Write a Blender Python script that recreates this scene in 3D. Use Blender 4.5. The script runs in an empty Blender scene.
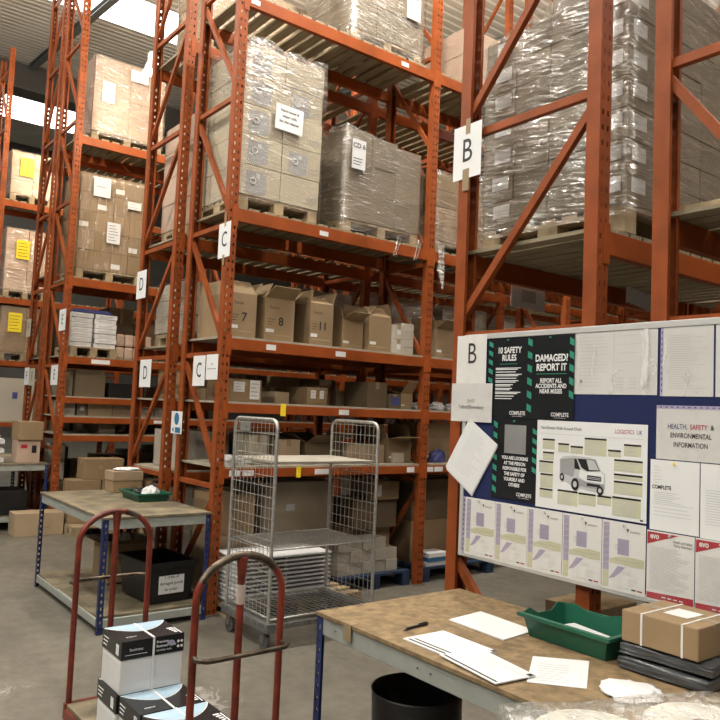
import bpy, bmesh, math, random
from mathutils import Vector, Matrix, noise
random.seed(7)
C = bpy.context.scene.collection
V3 = Vector
# ------------------------------------------------------------------ materials
def _nt(name):
    m = bpy.data.materials.new(name); m.use_nodes = True
    nt = m.node_tree
    return m, nt, nt.nodes['Principled BSDF']
def mat(name, col, rough=.6, metal=0.0, var=.12, scale=6.0, bump=0.0, bscale=60.0, stretch=(1, 1, 1), col2=None, per_obj=0.0, spec=.5):
    m, nt, b = _nt(name)
    n = nt.nodes; l = nt.links
    tc = n.new('ShaderNodeTexCoord'); mp = n.new('ShaderNodeMapping'); mp.inputs['Scale'].default_value = stretch
    l.new(tc.outputs['Object'], mp.inputs['Vector'])
    nz = n.new('ShaderNodeTexNoise'); nz.inputs['Scale'].default_value = scale; nz.inputs['Detail'].default_value = 6
    l.new(mp.outputs[0], nz.inputs['Vector'])
    rp = n.new('ShaderNodeValToRGB')
    c2 = col2 or tuple(max(0, c * (1 - 2 * var)) for c in col)
    c1 = tuple(min(1, c * (1 + var)) for c in col)
    rp.color_ramp.elements[0].position = .3; rp.color_ramp.elements[1].position = .7
    rp.color_ramp.elements[0].color = (*c2, 1); rp.color_ramp.elements[1].color = (*c1, 1)
    l.new(nz.outputs[0], rp.inputs[0])
    out = rp.outputs[0]
    if per_obj:
        oi = n.new('ShaderNodeObjectInfo'); hs = n.new('ShaderNodeHueSaturation')
        mr = n.new('ShaderNodeMapRange'); mr.inputs['To Min'].default_value = 1 - per_obj; mr.inputs['To Max'].default_value = 1 + per_obj
        l.new(oi.outputs['Random'], mr.inputs['Value']); l.new(mr.outputs[0], hs.inputs['Value']); l.new(out, hs.inputs['Color'])
        out = hs.outputs[0]
    l.new(out, b.inputs['Base Color'])
    b.inputs['Roughness'].default_value = rough; b.inputs['Metallic'].default_value = metal
    b.inputs['Specular IOR Level'].default_value = spec
    if bump:
        nb = n.new('ShaderNodeTexNoise'); nb.inputs['Scale'].default_value = bscale; nb.inputs['Detail'].default_value = 4
        l.new(mp.outputs[0], nb.inputs['Vector'])
        bp = n.new('ShaderNodeBump'); bp.inputs['Strength'].default_value = bump; bp.inputs['Distance'].default_value = .01
        l.new(nb.outputs[0], bp.inputs['Height']); l.new(bp.outputs[0], b.inputs['Normal'])
    return m
def film_mat(name, lo=.10, hi=.6, tint=(.9, .88, .84), stretch=(1.6, 1.6, 11), slope=.9, edge=(.5, .72), body=.75, bumpk=.9, gloss=.6):  # noise streaks of pale body and gloss paint highlights into the film
    m, nt, b = _nt(name); n = nt.nodes; l = nt.links
    tc = n.new('ShaderNodeTexCoord'); sx = n.new('ShaderNodeSeparateXYZ'); l.new(tc.outputs['Object'], sx.inputs[0])
    ad = n.new('ShaderNodeMath'); ad.operation = 'ADD'; l.new(sx.outputs[0], ad.inputs[0]); l.new(sx.outputs[1], ad.inputs[1])
    ml = n.new('ShaderNodeMath'); ml.operation = 'MULTIPLY'; ml.inputs[1].default_value = slope * .12; l.new(ad.outputs[0], ml.inputs[0])
    az = n.new('ShaderNodeMath'); az.operation = 'ADD'; l.new(sx.outputs[2], az.inputs[0]); l.new(ml.outputs[0], az.inputs[1])
    cb = n.new('ShaderNodeCombineXYZ'); l.new(sx.outputs[0], cb.inputs[0]); l.new(sx.outputs[1], cb.inputs[1]); l.new(az.outputs[0], cb.inputs[2])
    mp = n.new('ShaderNodeMapping'); mp.inputs['Scale'].default_value = stretch; l.new(cb.outputs[0], mp.inputs[0])
    nz = n.new('ShaderNodeTexNoise'); nz.inputs['Scale'].default_value = 3.2; nz.inputs['Detail'].default_value = 8; nz.inputs['Roughness'].default_value = .62
    nz.inputs['Distortion'].default_value = .7
    l.new(mp.outputs[0], nz.inputs['Vector'])
    mr = n.new('ShaderNodeMapRange'); mr.inputs['From Min'].default_value = edge[0]; mr.inputs['From Max'].default_value = edge[1]
    mr.inputs['To Min'].default_value = lo; mr.inputs['To Max'].default_value = hi
    l.new(nz.outputs[0], mr.inputs['Value'])
    bp = n.new('ShaderNodeBump'); bp.inputs['Strength'].default_value = bumpk; bp.inputs['Distance'].default_value = .03
    nb = n.new('ShaderNodeTexNoise'); nb.inputs['Scale'].default_value = 4.1; nb.inputs['Detail'].default_value = 2.2; nb.inputs['Roughness'].default_value = .5; nb.inputs['Distortion'].default_value = .5; l.new(mp.outputs[0], nb.inputs['Vector'])
    l.new(nb.outputs[0], bp.inputs['Height']); l.new(bp.outputs[0], b.inputs['Normal'])
    b.inputs['Base Color'].default_value = (*[q * body for q in tint], 1); b.inputs['Roughness'].default_value = .2
    b.inputs['Specular IOR Level'].default_value = .6
    gl = n.new('ShaderNodeBsdfGlossy'); gl.inputs['Roughness'].default_value = .16; gl.inputs['Color'].default_value = (1, .99, .97, 1); l.new(bp.outputs[0], gl.inputs['Normal'])
    m2 = n.new('ShaderNodeMixShader'); m2.inputs[0].default_value = gloss; l.new(b.outputs[0], m2.inputs[1]); l.new(gl.outputs[0], m2.inputs[2])
    tr = n.new('ShaderNodeBsdfTransparent'); tr.inputs[0].default_value = (.96, .95, .93, 1)
    mx = n.new('ShaderNodeMixShader'); l.new(mr.outputs[0], mx.inputs[0]); l.new(tr.outputs[0], mx.inputs[1]); l.new(m2.outputs[0], mx.inputs[2])
    l.new(mx.outputs[0], n['Material Output'].inputs[0])
    return m
def emit(name, col, s):
    m = bpy.data.materials.new(name); m.use_nodes = True; nt = m.node_tree; nt.nodes.clear()
    e = nt.nodes.new('ShaderNodeEmission'); e.inputs[0].default_value = (*col, 1); e.inputs[1].default_value = s
    o = nt.nodes.new('ShaderNodeOutputMaterial'); nt.links.new(e.outputs[0], o.inputs[0]); return m
M = {
 'orange': mat('orange_paint', (.265, .064, .017), .5, var=.14, scale=5, bump=.03, spec=.18),
 'orange_beam': mat('orange_beam_paint', (.29, .066, .014), .5, var=.12, scale=4, spec=.18),
 'galv': mat('galvanised_steel', (.50, .50, .48), .42, .7, var=.2, scale=40),
 'wire': mat('zinc_wire', (.50, .49, .46), .38, .65, var=.12, scale=30),
 'dull': mat('dull_steel', (.22, .22, .215), .5, .6, var=.2, scale=30),
 'bluep': mat('blue_leg_paint', (.014, .028, .11), .45, var=.15),
 'railw': mat('grey_rail_paint', (.31, .33, .30), .5, var=.06, scale=10),
 'chip': mat('chipboard_top', (.25, .172, .088), .62, var=.24, scale=22, bump=.06, bscale=200),
 'chip_d': mat('worn_chipboard', (.20, .165, .105), .7, var=.28, scale=6, bump=.05, bscale=200),
 'chip_w': mat('pale_shelf_board', (.36, .32, .25), .7, var=.14, scale=5),
 'slat': mat('slat_timber', (.28, .23, .145), .75, var=.2, scale=4, stretch=(.6, 8, 8)),
 'pal': mat('pallet_timber', (.34, .26, .155), .75, var=.2, scale=6, per_obj=.1),
 'pal_d': mat('dark_pallet_timber', (.17, .15, .11), .8, var=.2, scale=6),
 'bpal': mat('blue_pallet_paint', (.014, .032, .075), .7, var=.3, scale=8),
 'card': mat('cardboard', (.27, .185, .10), .75, var=.07, scale=3, per_obj=.14),
 'card_l': mat('light_cardboard', (.38, .285, .18), .75, var=.06, scale=3, per_obj=.1),
 'card_g': mat('greyish_cardboard', (.20, .165, .115), .75, var=.08, scale=3, per_obj=.12),
 'card_p': mat('pinkish_cardboard', (.48, .35, .265), .75, var=.06, scale=3, per_obj=.06),
 'card_w': mat('white_carton_board', (.42, .385, .32), .65, var=.05, scale=3, per_obj=.05),
 'card_dk': mat('dark_brown_cardboard', (.13, .093, .052), .8, var=.1, scale=3, per_obj=.12),
 'cream': mat('cream_carton_board', (.46, .41, .31), .7, var=.06, scale=3, per_obj=.04),
 'white': mat('white_board', (.70, .70, .70), .5, var=.03),
 'paper': mat('white_paper', (.74, .75, .76), .6, var=.02, scale=3),
 'paper2': mat('grey_white_paper', (.66, .67, .68), .35, var=.03, scale=4),
 'pstack': mat('white_wrapped_packs', (.66, .66, .66), .5, var=.07, scale=12),
 'yellow': mat('yellow_label', (.85, .66, .02), .6, var=.04),
 'black': mat('black_plastic', (.010, .010, .011), .45, var=.2),
 'blackp': mat('black_print', (.012, .012, .013), .5, var=.05),
 'dposter': mat('dark_poster', (.016, .017, .019), .24, var=.05),
 'grey_print': mat('grey_print', (.32, .32, .33), .6, var=.05),
 'lgrey_print': mat('pale_grey_print', (.50, .51, .52), .6, var=.05),
 'green': mat('green_plastic', (.008, .095, .055), .4, var=.12, scale=4),
 'greenp': mat('green_print', (.03, .26, .17), .4, var=.05),
 'redp': mat('red_print', (.42, .02, .04), .5, var=.05),
 'bluep2': mat('blue_print', (.06, .07, .22), .5, var=.05),
 'lilac': mat('lilac_print', (.38, .35, .50), .5, var=.06),
 'olive': mat('olive_print', (.56, .56, .40), .5, var=.06),
 'sign_b': mat('blue_sign_print', (.04, .16, .30), .5, var=.05),
 'red': mat('red_trolley_paint', (.18, .026, .013), .4, var=.28, scale=9),
 'wornsteel': mat('worn_bare_steel', (.13, .10, .075), .38, .75, var=.35, scale=16),
 'felt': mat('blue_felt', (.004, .012, .075), .9, var=.06, scale=60),
 'alu': mat('aluminium_frame', (.68, .68, .67), .35, .4, var=.04),
 'silver': mat('mirror_sheet', (.62, .62, .62), .38, .7, var=.2, scale=2, bump=.25, bscale=5),
 'tape': mat('packing_tape', (.30, .22, .13), .3, var=.08),
 'strap': mat('white_strap', (.75, .75, .73), .45, var=.04),
 'greybag': mat('grey_mailing_bag', (.075, .08, .085), .25, var=.15, bump=.6, bscale=14),
 'roll': mat('white_tissue', (.74, .73, .68), .8, var=.04, bump=.1, bscale=60),
 'rubber': mat('grey_rubber', (.09, .085, .08), .6, var=.15),
 'skyblue': mat('pale_blue_print', (.36, .50, .62), .45, var=.12, scale=8),
 'roofm': mat('roof_sheet', (.74, .72, .67), .6, var=.05, scale=1),
 'steelbeam': mat('grey_steelwork', (.20, .21, .21), .6, var=.1),
 'wallm': mat('wall_cladding', (.10, .09, .08), .8, var=.08, scale=1),
 'lampw': mat('white_lamp_housing', (.75, .74, .70), .4, var=.03),
 'teal': mat('teal_paint', (.03, .22, .24), .6, var=.1),
 'scrape': mat('bare_scrape', (.55, .45, .40), .5, var=.1),
}
M['film'] = film_mat('stretch_film')
M['film_hi'] = film_mat('bright_stretch_film', .13, .62, tint=(.92, .89, .84), edge=(.47, .68), body=.6)
M['film_lo'] = film_mat('thin_stretch_film', .06, .38)
M['film_v'] = film_mat('taped_stretch_film', .05, .5, tint=(.95, .83, .62), stretch=(9, 9, 1.2), slope=.2)
M['pocket'] = film_mat('clear_pocket', .04, .8, body=1.0, gloss=.2, tint=(.95, .95, .95), stretch=(3, 3, 1), slope=2, edge=(.585, .66), bumpk=.3)  # white matte streaks painted in place of lamp glare on the plastic
M['sleeve'] = film_mat('flat_clear_sleeve', .03, .12, body=1.0, gloss=.2, tint=(.95, .95, .95), stretch=(2, 2, 2), slope=2, edge=(.5, .7), bumpk=.12)
M['film_wrap'] = film_mat('crinkled_clear_wrap', .22, .75, tint=(.95, .94, .90), stretch=(9, 9, 9), slope=1, edge=(.48, .66), body=.9, gloss=.35)
M['top_shelf'] = mat('worn_shelf_sheet', (.40, .37, .31), .6, var=.1)
M['skylight'] = emit('skylight_daylight', (1, .98, .90), 5.5)
M['lens'] = emit('lamp_glow', (1, .90, .72), 30.0)
def floor_mat():
    m, nt, b = _nt('concrete_floor'); n = nt.nodes; l = nt.links
    tc = n.new('ShaderNodeTexCoord')
    def nz(s, d, r=.55, dist=0):
        q = n.new('ShaderNodeTexNoise'); q.inputs['Scale'].default_value = s; q.inputs['Detail'].default_value = d; q.inputs['Roughness'].default_value = r
        q.inputs['Distortion'].default_value = dist; l.new(tc.outputs['Object'], q.inputs['Vector']); return q
    a = nz(.9, 8); bq = nz(7, 10, .7); c = nz(1.7, 12, .75, .4)
    r1 = n.new('ShaderNodeValToRGB'); r1.color_ramp.elements[0].position = .3; r1.color_ramp.elements[1].position = .72
    r1.color_ramp.elements[0].color = (.115, .105, .084, 1); r1.color_ramp.elements[1].color = (.195, .180, .148, 1)
    l.new(a.outputs[0], r1.inputs[0])
    r2 = n.new('ShaderNodeValToRGB'); r2.color_ramp.elements[0].position = .35; r2.color_ramp.elements[1].position = .7
    r2.color_ramp.elements[0].color = (.66, .65, .63, 1); r2.color_ramp.elements[1].color = (1.1, 1.09, 1.07, 1)
    l.new(bq.outputs[0], r2.inputs[0])
    mu = n.new('ShaderNodeMixRGB'); mu.blend_type = 'MULTIPLY'; mu.inputs[0].default_value = 1
    l.new(r1.outputs[0], mu.inputs[1]); l.new(r2.outputs[0], mu.inputs[2])
    # worn white paint patches near the trolley
    d = nz(9, 6, .8, 1.5); out = mu.outputs[0]
    for (px_, py_, rad) in ((-4.22, 2.15, .42), (-3.35, 2.75, .30), (-5.0, 1.2, .25)):
        vm = n.new('ShaderNodeVectorMath'); vm.operation = 'DISTANCE'; vm.inputs[1].default_value = (px_, py_, 0); l.new(tc.outputs['Object'], vm.inputs[0])
        ma = n.new('ShaderNodeMapRange'); ma.inputs['From Min'].default_value = 0; ma.inputs['From Max'].default_value = rad; ma.inputs['To Min'].default_value = .17 if rad > .4 else .08; ma.inputs['To Max'].default_value = -.16; l.new(vm.outputs['Value'], ma.inputs['Value'])
        sm = n.new('ShaderNodeMath'); sm.operation = 'ADD'; l.new(ma.outputs[0], sm.inputs[0]); l.new(d.outputs[0], sm.inputs[1])
        th = n.new('ShaderNodeMapRange'); th.inputs['From Min'].default_value = .56; th.inputs['From Max'].default_value = .60; th.inputs['To Max'].default_value = .75; l.new(sm.outputs[0], th.inputs['Value'])
        mq = n.new('ShaderNodeMixRGB'); l.new(th.outputs[0], mq.inputs[0]); l.new(out, mq.inputs[1]); mq.inputs[2].default_value = (.34, .33, .30, 1); out = mq.outputs[0]
    l.new(out, b.inputs['Base Color'])
    mr = n.new('ShaderNodeMapRange'); mr.inputs['To Min'].default_value = .38; mr.inputs['To Max'].default_value = .7
    l.new(c.outputs[0], mr.inputs['Value']); l.new(mr.outputs[0], b.inputs['Roughness'])
    bp = n.new('ShaderNodeBump'); bp.inputs['Strength'].default_value = .08; bp.inputs['Distance'].default_value = .01
    l.new(bq.outputs[0], bp.inputs['Height']); l.new(bp.outputs[0], b.inputs['Normal'])
    return m
M['floor'] = floor_mat()
# ------------------------------------------------------------------ mesh builder
class MB:
    def __init__(s): s.v = []; s.f = []; s.sm = []
    def add(s, vs, fs, smooth=False):
        b = len(s.v); s.v += [tuple(q) for q in vs]; s.f += [tuple(b + i for i in q) for q in fs]; s.sm += [smooth] * len(fs); return s
    def hexa(s, p):      # p: 8 points, bottom ring then top ring
        return s.add(p, [(3, 2, 1, 0), (4, 5, 6, 7), (0, 1, 5, 4), (1, 2, 6, 5), (2, 3, 7, 6), (3, 0, 4, 7)])
    def bx(s, x0, x1, y0, y1, z0, z1):
        return s.hexa([(x0, y0, z0), (x1, y0, z0), (x1, y1, z0), (x0, y1, z0), (x0, y0, z1), (x1, y0, z1), (x1, y1, z1), (x0, y1, z1)])
    def hexa_l(s, x0, x1, ya, yb, p0, p1, yc, yd, z0, z1):   # one L-shaped bracket: leg (x0..x1, ya..yb) and plate (p0..p1, yc..yd)
        if yc < ya: out = [(x0, ya), (p0, ya), (p0, yc), (p1, yc), (p1, yb), (x0, yb)] if p0 > x0 else [(p0, yc), (p1, yc), (p1, ya), (x1, ya), (x1, yb), (p0, yb)]
        else: out = [(x0, ya), (p1, ya), (p1, yd), (p0, yd), (p0, yb), (x0, yb)] if p0 > x0 else [(p0, ya), (x1, ya), (x1, yb), (p1, yb), (p1, yd), (p0, yd)]
        k = len(out); vs = [(x, y, z0) for x, y in out] + [(x, y, z1) for x, y in out]
        return s.add(vs, [tuple(range(k - 1, -1, -1)), tuple(range(k, 2 * k))] + [(i, (i + 1) % k, k + (i + 1) % k, k + i) for i in range(k)])
    def bar(s, p, q, w, h, up=(0, 0, 1)):
        p = V3(p); q = V3(q); d = (q - p).normalized(); u = V3(up)
        r = d.cross(u)
        if r.length < 1e-5: r = d.cross(V3((1, 0, 0)))
        r.normalize(); u = r.cross(d).normalized()
        a = r * w / 2; b = u * h / 2
        return s.hexa([p - a - b, p + a - b, q + a - b, q - a - b, p - a + b, p + a + b, q + a + b, q - a + b])
    def frame(s, o, r, u, n, x0, x1, y0, y1, t):   # thin slab on a plane: o origin, r right, u up, n normal
        P = lambda x, y, z: o + r * x + u * y + n * z
        return s.hexa([P(x0, y0, 0), P(x1, y0, 0), P(x1, y1, 0), P(x0, y1, 0), P(x0, y0, t), P(x1, y0, t), P(x1, y1, t), P(x0, y1, t)])
    def poly(s, o, r, u, n, pts, t, z=0):
        k = len(pts); a = [o + r * x + u * y + n * z for x, y in pts]; b = [q + n * t for q in a]
        return s.add(a + b, [tuple(range(k - 1, -1, -1)), tuple(range(k, 2 * k))] + [(i, (i + 1) % k, k + (i + 1) % k, k + i) for i in range(k)])
    def tube(s, pts, r, n=8, closed=False):
        pts = [V3(p) for p in pts]; k = len(pts); rings = []
        t0 = (pts[1] - pts[0]).normalized(); ref = V3((0, 0, 1)) if abs(t0.z) < .9 else V3((1, 0, 0))
        for i, p in enumerate(pts):
            if closed: t = (pts[(i + 1) % k] - pts[i - 1]).normalized()
            elif i == 0: t = t0
            elif i == k - 1: t = (pts[-1] - pts[-2]).normalized()
            else: t = ((pts[i + 1] - p).normalized() + (p - pts[i - 1]).normalized()).normalized()
            a = ref - t * ref.dot(t)
            if a.length < 1e-4: a = t.orthogonal()
            a.normalize(); b = t.cross(a); ref = a
            rings.append([p + (a * math.cos(2 * math.pi * j / n) + b * math.sin(2 * math.pi * j / n)) * r for j in range(n)])
        vs = [q for R in rings for q in R]; fs = []
        for i in range(k if closed else k - 1):
            i2 = (i + 1) % k
            for j in range(n): fs.append((i * n + j, i * n + (j + 1) % n, i2 * n + (j + 1) % n, i2 * n + j))
        s.add(vs, fs, True)
        if not closed: s.add(rings[0], [tuple(range(n - 1, -1, -1))]); s.add(rings[-1], [tuple(range(n))])
        return s
    def cyl(s, p, q, r, n=20, r2=None):
        p = V3(p); q = V3(q); d = (q - p).normalized(); a = d.orthogonal().normalized(); b = d.cross(a); r2 = r if r2 is None else r2
        c = [(math.cos(2 * math.pi * j / n), math.sin(2 * math.pi * j / n)) for j in range(n)]
        A = [p + (a * x + b * y) * r for x, y in c]; B = [q + (a * x + b * y) * r2 for x, y in c]
        s.add(A + B, [(j, (j + 1) % n, n + (j + 1) % n, n + j) for j in range(n)], True)
        s.add(A, [tuple(range(n - 1, -1, -1))]); s.add(B, [tuple(range(n))]); return s
    def lathe(s, c, prof, n=32):
        c = V3(c); k = len(prof); vs = [c + V3((r * math.cos(2 * math.pi * j / n), r * math.sin(2 * math.pi * j / n), z)) for r, z in prof for j in range(n)]
        return s.add(vs, [(i * n + j, i * n + (j + 1) % n, (i + 1) * n + (j + 1) % n, (i + 1) * n + j) for i in range(k - 1) for j in range(n)], True)
    def text(s, body, o, r, u, n, size, align='CENTER', t=.0004, bold=0.0, sx=1.0):
        vs, fs = text_geo(body, align, bold)
        s.add([o + r * (x * size * sx) + u * (y * size) + n * t for x, y in vs], fs); return s
    def mesh(s, name, bevel=0.0, fix=True):
        me = bpy.data.meshes.new(name); me.from_pydata(s.v, [], s.f); me.update()
        for p, q in zip(me.polygons, s.sm): p.use_smooth = q
        if bevel or fix:
            bm = bmesh.new(); bm.from_mesh(me)
            if bevel: bmesh.ops.bevel(bm, geom=bm.edges[:], offset=bevel, segments=2, affect='EDGES', profile=.6)
            if fix: bmesh.ops.recalc_face_normals(bm, faces=bm.faces[:])
            bm.to_mesh(me); bm.free()
        return me
_tg = {}
def text_geo(body, align, bold):
    k = (body, align, bold)
    if k not in _tg:
        cu = bpy.data.curves.new('txt', 'FONT'); cu.body = body; cu.align_x = align; cu.align_y = 'CENTER'; cu.size = 1; cu.offset = bold; cu.resolution_u = 3
        ob = bpy.data.objects.new('txt', cu); C.objects.link(ob)
        dg = bpy.context.evaluated_depsgraph_get(); dg.update(); ev = ob.evaluated_get(dg); me = ev.to_mesh()
        _tg[k] = ([(v.co.x, v.co.y) for v in me.vertices], [tuple(p.vertices) for p in me.polygons])
        ev.to_mesh_clear(); bpy.data.objects.remove(ob); bpy.data.curves.remove(cu)
    return _tg[k]
# ------------------------------------------------------------------ objects
def thing(name, label, cat, loc=(0, 0, 0), rz=0.0, group=None):
    o = bpy.data.objects.new(name, None); o.empty_display_size = .1; C.objects.link(o)
    o.location = loc; o.rotation_euler = (0, 0, rz); o['label'] = label; o['category'] = cat
    if group: o['group'] = group
    return o
def part(name, mb, m, parent=None, loc=(0, 0, 0), bevel=0.0, fix=True, label=None, stuff=False):
    me = mb.mesh(name, bevel, fix) if isinstance(mb, MB) else mb
    if not me.materials: me.materials.append(M[m] if isinstance(m, str) else m)
    o = bpy.data.objects.new(name, me); C.objects.link(o); o.parent = parent; o.location = loc
    if label: o['label'] = label
    if stuff: o['kind'] = 'stuff'
    return o
def solo(name, mb, m, label, cat, loc=(0, 0, 0), rz=0, group=None, bevel=0.0, fix=True):
    o = part(name, mb, m, None, loc, bevel, fix); o.rotation_euler = (0, 0, rz); o['label'] = label; o['category'] = cat
    if group: o['group'] = group
    return o
def struct(name, mb, m, fix=True):
    o = part(name, mb, m, None, fix=fix); o['kind'] = 'structure'; return o
def copy_tree(o, parent=None):
    c = o.copy(); C.objects.link(c); c.parent = parent
    for ch in list(o.children): copy_tree(ch, c)
    return c
def ordn(i): return ['first', 'second', 'third', 'fourth', 'fifth', 'sixth', 'seventh', 'eighth', 'ninth', 'tenth', 'eleventh', 'twelfth'][i]
X, Yv, Z = V3((1, 0, 0)), V3((0, 1, 0)), V3((0, 0, 1))
Y0 = 2.975                     # plane of the racks' end frames
BAY = 2.37
"""
camera: built last
"""
# ------------------------------------------------------------------ setting
mb = MB(); mb.bx(-34, 9, -8, 24, -.2, 0); struct('floor', mb, 'floor')
ROOF = lambda x: 9.0 + .12 * (-x - 5)
def roof_strip(m, x0, x1, name, z=0, y0=-8, y1=24, mt='roofm', rib=True):
    mb = MB(); n = max(1, round((x1 - x0) / .25)) if rib else 1; w = (x1 - x0) / n; pr = []
    for i in range(n):
        a = x0 + i * w; h = .035 if rib else 0
        pr += [(a, h), (a + w * .30, h), (a + w * .40, 0), (a + w * .90, 0)]
    pr.append((x1, .035 if rib else 0))
    for (a, h), (b, g) in zip(pr, pr[1:]):
        mb.hexa([(a, y0, ROOF(a) + h + z), (b, y0, ROOF(b) + g + z), (b, y1, ROOF(b) + g + z), (a, y1, ROOF(a) + h + z),
                 (a, y0, ROOF(a) + h + z + .03), (b, y0, ROOF(b) + g + z + .03), (b, y1, ROOF(b) + g + z + .03), (a, y1, ROOF(a) + h + z + .03)])
    return struct(name, mb, mt)
cuts = [-34, -29.4, -25.9, -16.9, -15.2, -5.2, -3.8, 3.0, 4.4, 9]  # the two rightmost skylight strips are out of view, added for light
for i in range(len(cuts) - 1):
    if i % 2 == 0: roof_strip(None, cuts[i], cuts[i + 1], 'ceiling')
    else:
        roof_strip(None, cuts[i], cuts[i + 1], 'window_%d' % (i // 2 + 1), y1=8.2, mt='skylight', rib=False); roof_strip(None, cuts[i], cuts[i + 1], 'ceiling', y0=8.2)
mb = MB()
for y in (-1.5, 4.9, 6.4 + 4.9, 17.7):
    a, b = V3((-34, y, ROOF(-34) - .16)), V3((9, y, ROOF(9) - .16))
    mb.bar(a, b, .16, .02); mb.bar(a + V3((0, 0, .12)), b + V3((0, 0, .12)), .16, .02); mb.bar(a + V3((0, 0, .06)), b + V3((0, 0, .06)), .02, .12)
struct('trim_1', mb, 'steelbeam')
mb = MB()
mb.bx(-22.3, -22.0, -8, 24, ROOF(-22) - .78, ROOF(-22) - .05)
mb.bx(-22.5, -21.8, -8, 24, ROOF(-22) - .84, ROOF(-22) - .78)
struct('trim_2', mb, 'wallm')
mb = MB(); mb.bx(-34, 9, 22, 22.2, 0, 13); struct('wall_back', mb, 'wallm')
mb = MB(); mb.bx(-34.2, -34, -8, 24, 0, 13.5); struct('wall_left', mb, 'wallm')
# ------------------------------------------------------------------ racks
UH = 8.35
def upright_mesh(sg):          # local: aisle face at x=0, body towards -sg; y 0..0.09
    mb = MB(); t = .003; d = .075; w = .09
    cols = [(.0, .018), (.032, .058), (.072, .09)]
    for a, b in cols: mb.bx(-t, 0, a, b, 0, UH) if sg > 0 else mb.bx(0, t, a, b, 0, UH)
    n = int(UH / .075)
    for i in range(n + 1):
        z0 = .075 * i - .024; z1 = z0 + .048
        z0 = max(0, z0); z1 = min(UH, z1)
        for a, b in ((.018, .032), (.058, .072)):
            mb.bx(-t, 0, a, b, z0, z1) if sg > 0 else mb.bx(0, t, a, b, z0, z1)
    x0, x1 = (-d, -t) if sg > 0 else (t, d)
    mb.bx(x0, x1, 0, t, 0, UH); mb.bx(x0, x1, w - t, w, 0, UH)
    e0, e1 = (-d, -d + t) if sg > 0 else (d - t, d)
    mb.bx(e0, e1, t, .02, 0, UH); mb.bx(e0, e1, w - .02, w - t, 0, UH)
    return mb.mesh('upright')
UPM = {1: upright_mesh(1), -1: upright_mesh(-1)}
def foot_mesh(sg):
    mb = MB(); a, b = (-.10, .02) if sg > 0 else (-.02, .10)
    mb.bx(a, b, -.02, .11, 0, .008)
    return mb.mesh('foot_plate')
FTM = {1: foot_mesh(1), -1: foot_mesh(-1)}
LV = [1.08, 2.23, 3.375, 4.52, 5.665, 6.81, 7.955]
_shared = {}
def shared(key, fn):
    if key not in _shared: _shared[key] = fn()
    return _shared[key]
def deck_mesh(kind, w):
    mb = MB()
    if kind == 'slat':
        y = .07; rr = random.Random(3)
        while y < BAY - .06:
            mb.bx(0, w, y, y + .105, 0, .02); y += .148 + rr.uniform(-.008, .012)
    elif kind == 'dense':
        y = .06; rr = random.Random(4)
        while y < BAY - .06:
            mb.bx(0, w, y, y + .098, 0, .02); y += .115 + rr.uniform(-.003, .006)
    else: mb.bx(0, w, .05, BAY - .05 + .04, 0, .018)
    return mb.mesh(kind + '_deck')
def rack(label, xa, xs, levels, bays, zfoot=0):
    """xa aisle-face x, xs spine-side x; levels: (beam top z, deck kind, beam height)"""
    sg = 1 if xa > xs else -1; w = abs(xa - xs)
    R = thing('pallet_rack', label, 'rack', (min(xa, xs), Y0, 0), 0, 'orange pallet racks')
    xl = lambda x: x - min(xa, xs)
    a, s = xl(xa), xl(xs)
    for k in range(bays + 1):
        y = k * BAY
        for x, g in ((a, sg), (s, -sg)):
            u = part('upright', UPM[g], 'orange', R, (x, y, 0)); part('foot_plate', FTM[g], 'dull', u)
        ym = .035; ia, is_ = a - sg * .05, s + sg * .05
        def hz():
            mb = MB(); mb.bar((.05, 0, 0), (w - .05, 0, 0), .035, .042); return mb.mesh('brace')
        hm = shared(('h', round(w, 3)), hz)
        for z in LV: part('brace', hm, 'orange', R, (0, y + ym, z))
        def dg(zl, zh, up):       # up: rises from aisle to spine
            def f():
                mb = MB(); p, q = (ia, 0, zl), (is_, 0, zh)
                if not up: p, q = (ia, 0, zh), (is_, 0, zl)
                mb.bar(p, q, .035, .042); return mb.mesh('brace')
            return f
        part('brace', dg(.12, 1.00, False)(), 'orange', R, (0, y + ym, 0))
        for z0, z1 in zip(LV, LV[1:]):
            part('brace', shared(('d', round(w, 3), sg, z0), dg(z0 + .12, z1 - .06, True)), 'orange', R, (0, y + ym, 0))
    for z, kind, bh in levels:
        for k in range(bays):
            y = k * BAY + .09; ln = BAY - .09
            def bm_(sgn):
                def f():
                    mb = MB(); x0, x1 = (-.055, -.005) if sgn > 0 else (.005, .055)
                    mb.bx(x0, x1, .004, ln - .004, -bh, 0); return mb.mesh('beam', bevel=.004)
                return f
            def cn(sgn, far):
                def f():
                    mb = MB(); x0, x1 = -.006, .006; p0, p1 = (0, .005) if sgn > 0 else (-.005, 0)
                    if far: mb.hexa_l(x0, x1, ln - .006, ln - .001, p0, p1, ln - .006, ln + .045, -bh - .05, .03)
                    else: mb.hexa_l(x0, x1, .001, .006, p0, p1, -.045, .006, -bh - .05, .03)
                    return mb.mesh('beam_connector')
                return f
            for x, g in ((a, sg), (s, -sg)):
                b = part('beam', shared(('b', bh, g), bm_(g)), 'orange_beam', R, (x, y, z))
                for far in (0, 1): part('beam_connector', shared(('c', bh, g, far), cn(g, far)), 'orange_beam', b)
            if kind:
                part('slat_deck' if kind != 'board' else 'board_deck', shared(('k', kind, round(w, 3)), lambda: deck_mesh(kind, w - .02)),
                     'slat' if kind != 'board' else 'chip_w', R, (.01, k * BAY, z + .001))
    return R
RC = dict(xa=-5.83, xs=-6.64); RD = dict(xa=-7.84, xs=-6.92); RE = dict(xa=-10.53, xs=-11.40); RF = dict(xa=-12.32, xs=-11.55)
RB = dict(xa=-3.01, xs=-2.08); RA = dict(xa=-.97, xs=-1.80); RG = dict(xa=-15.08, xs=-15.9)
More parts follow.
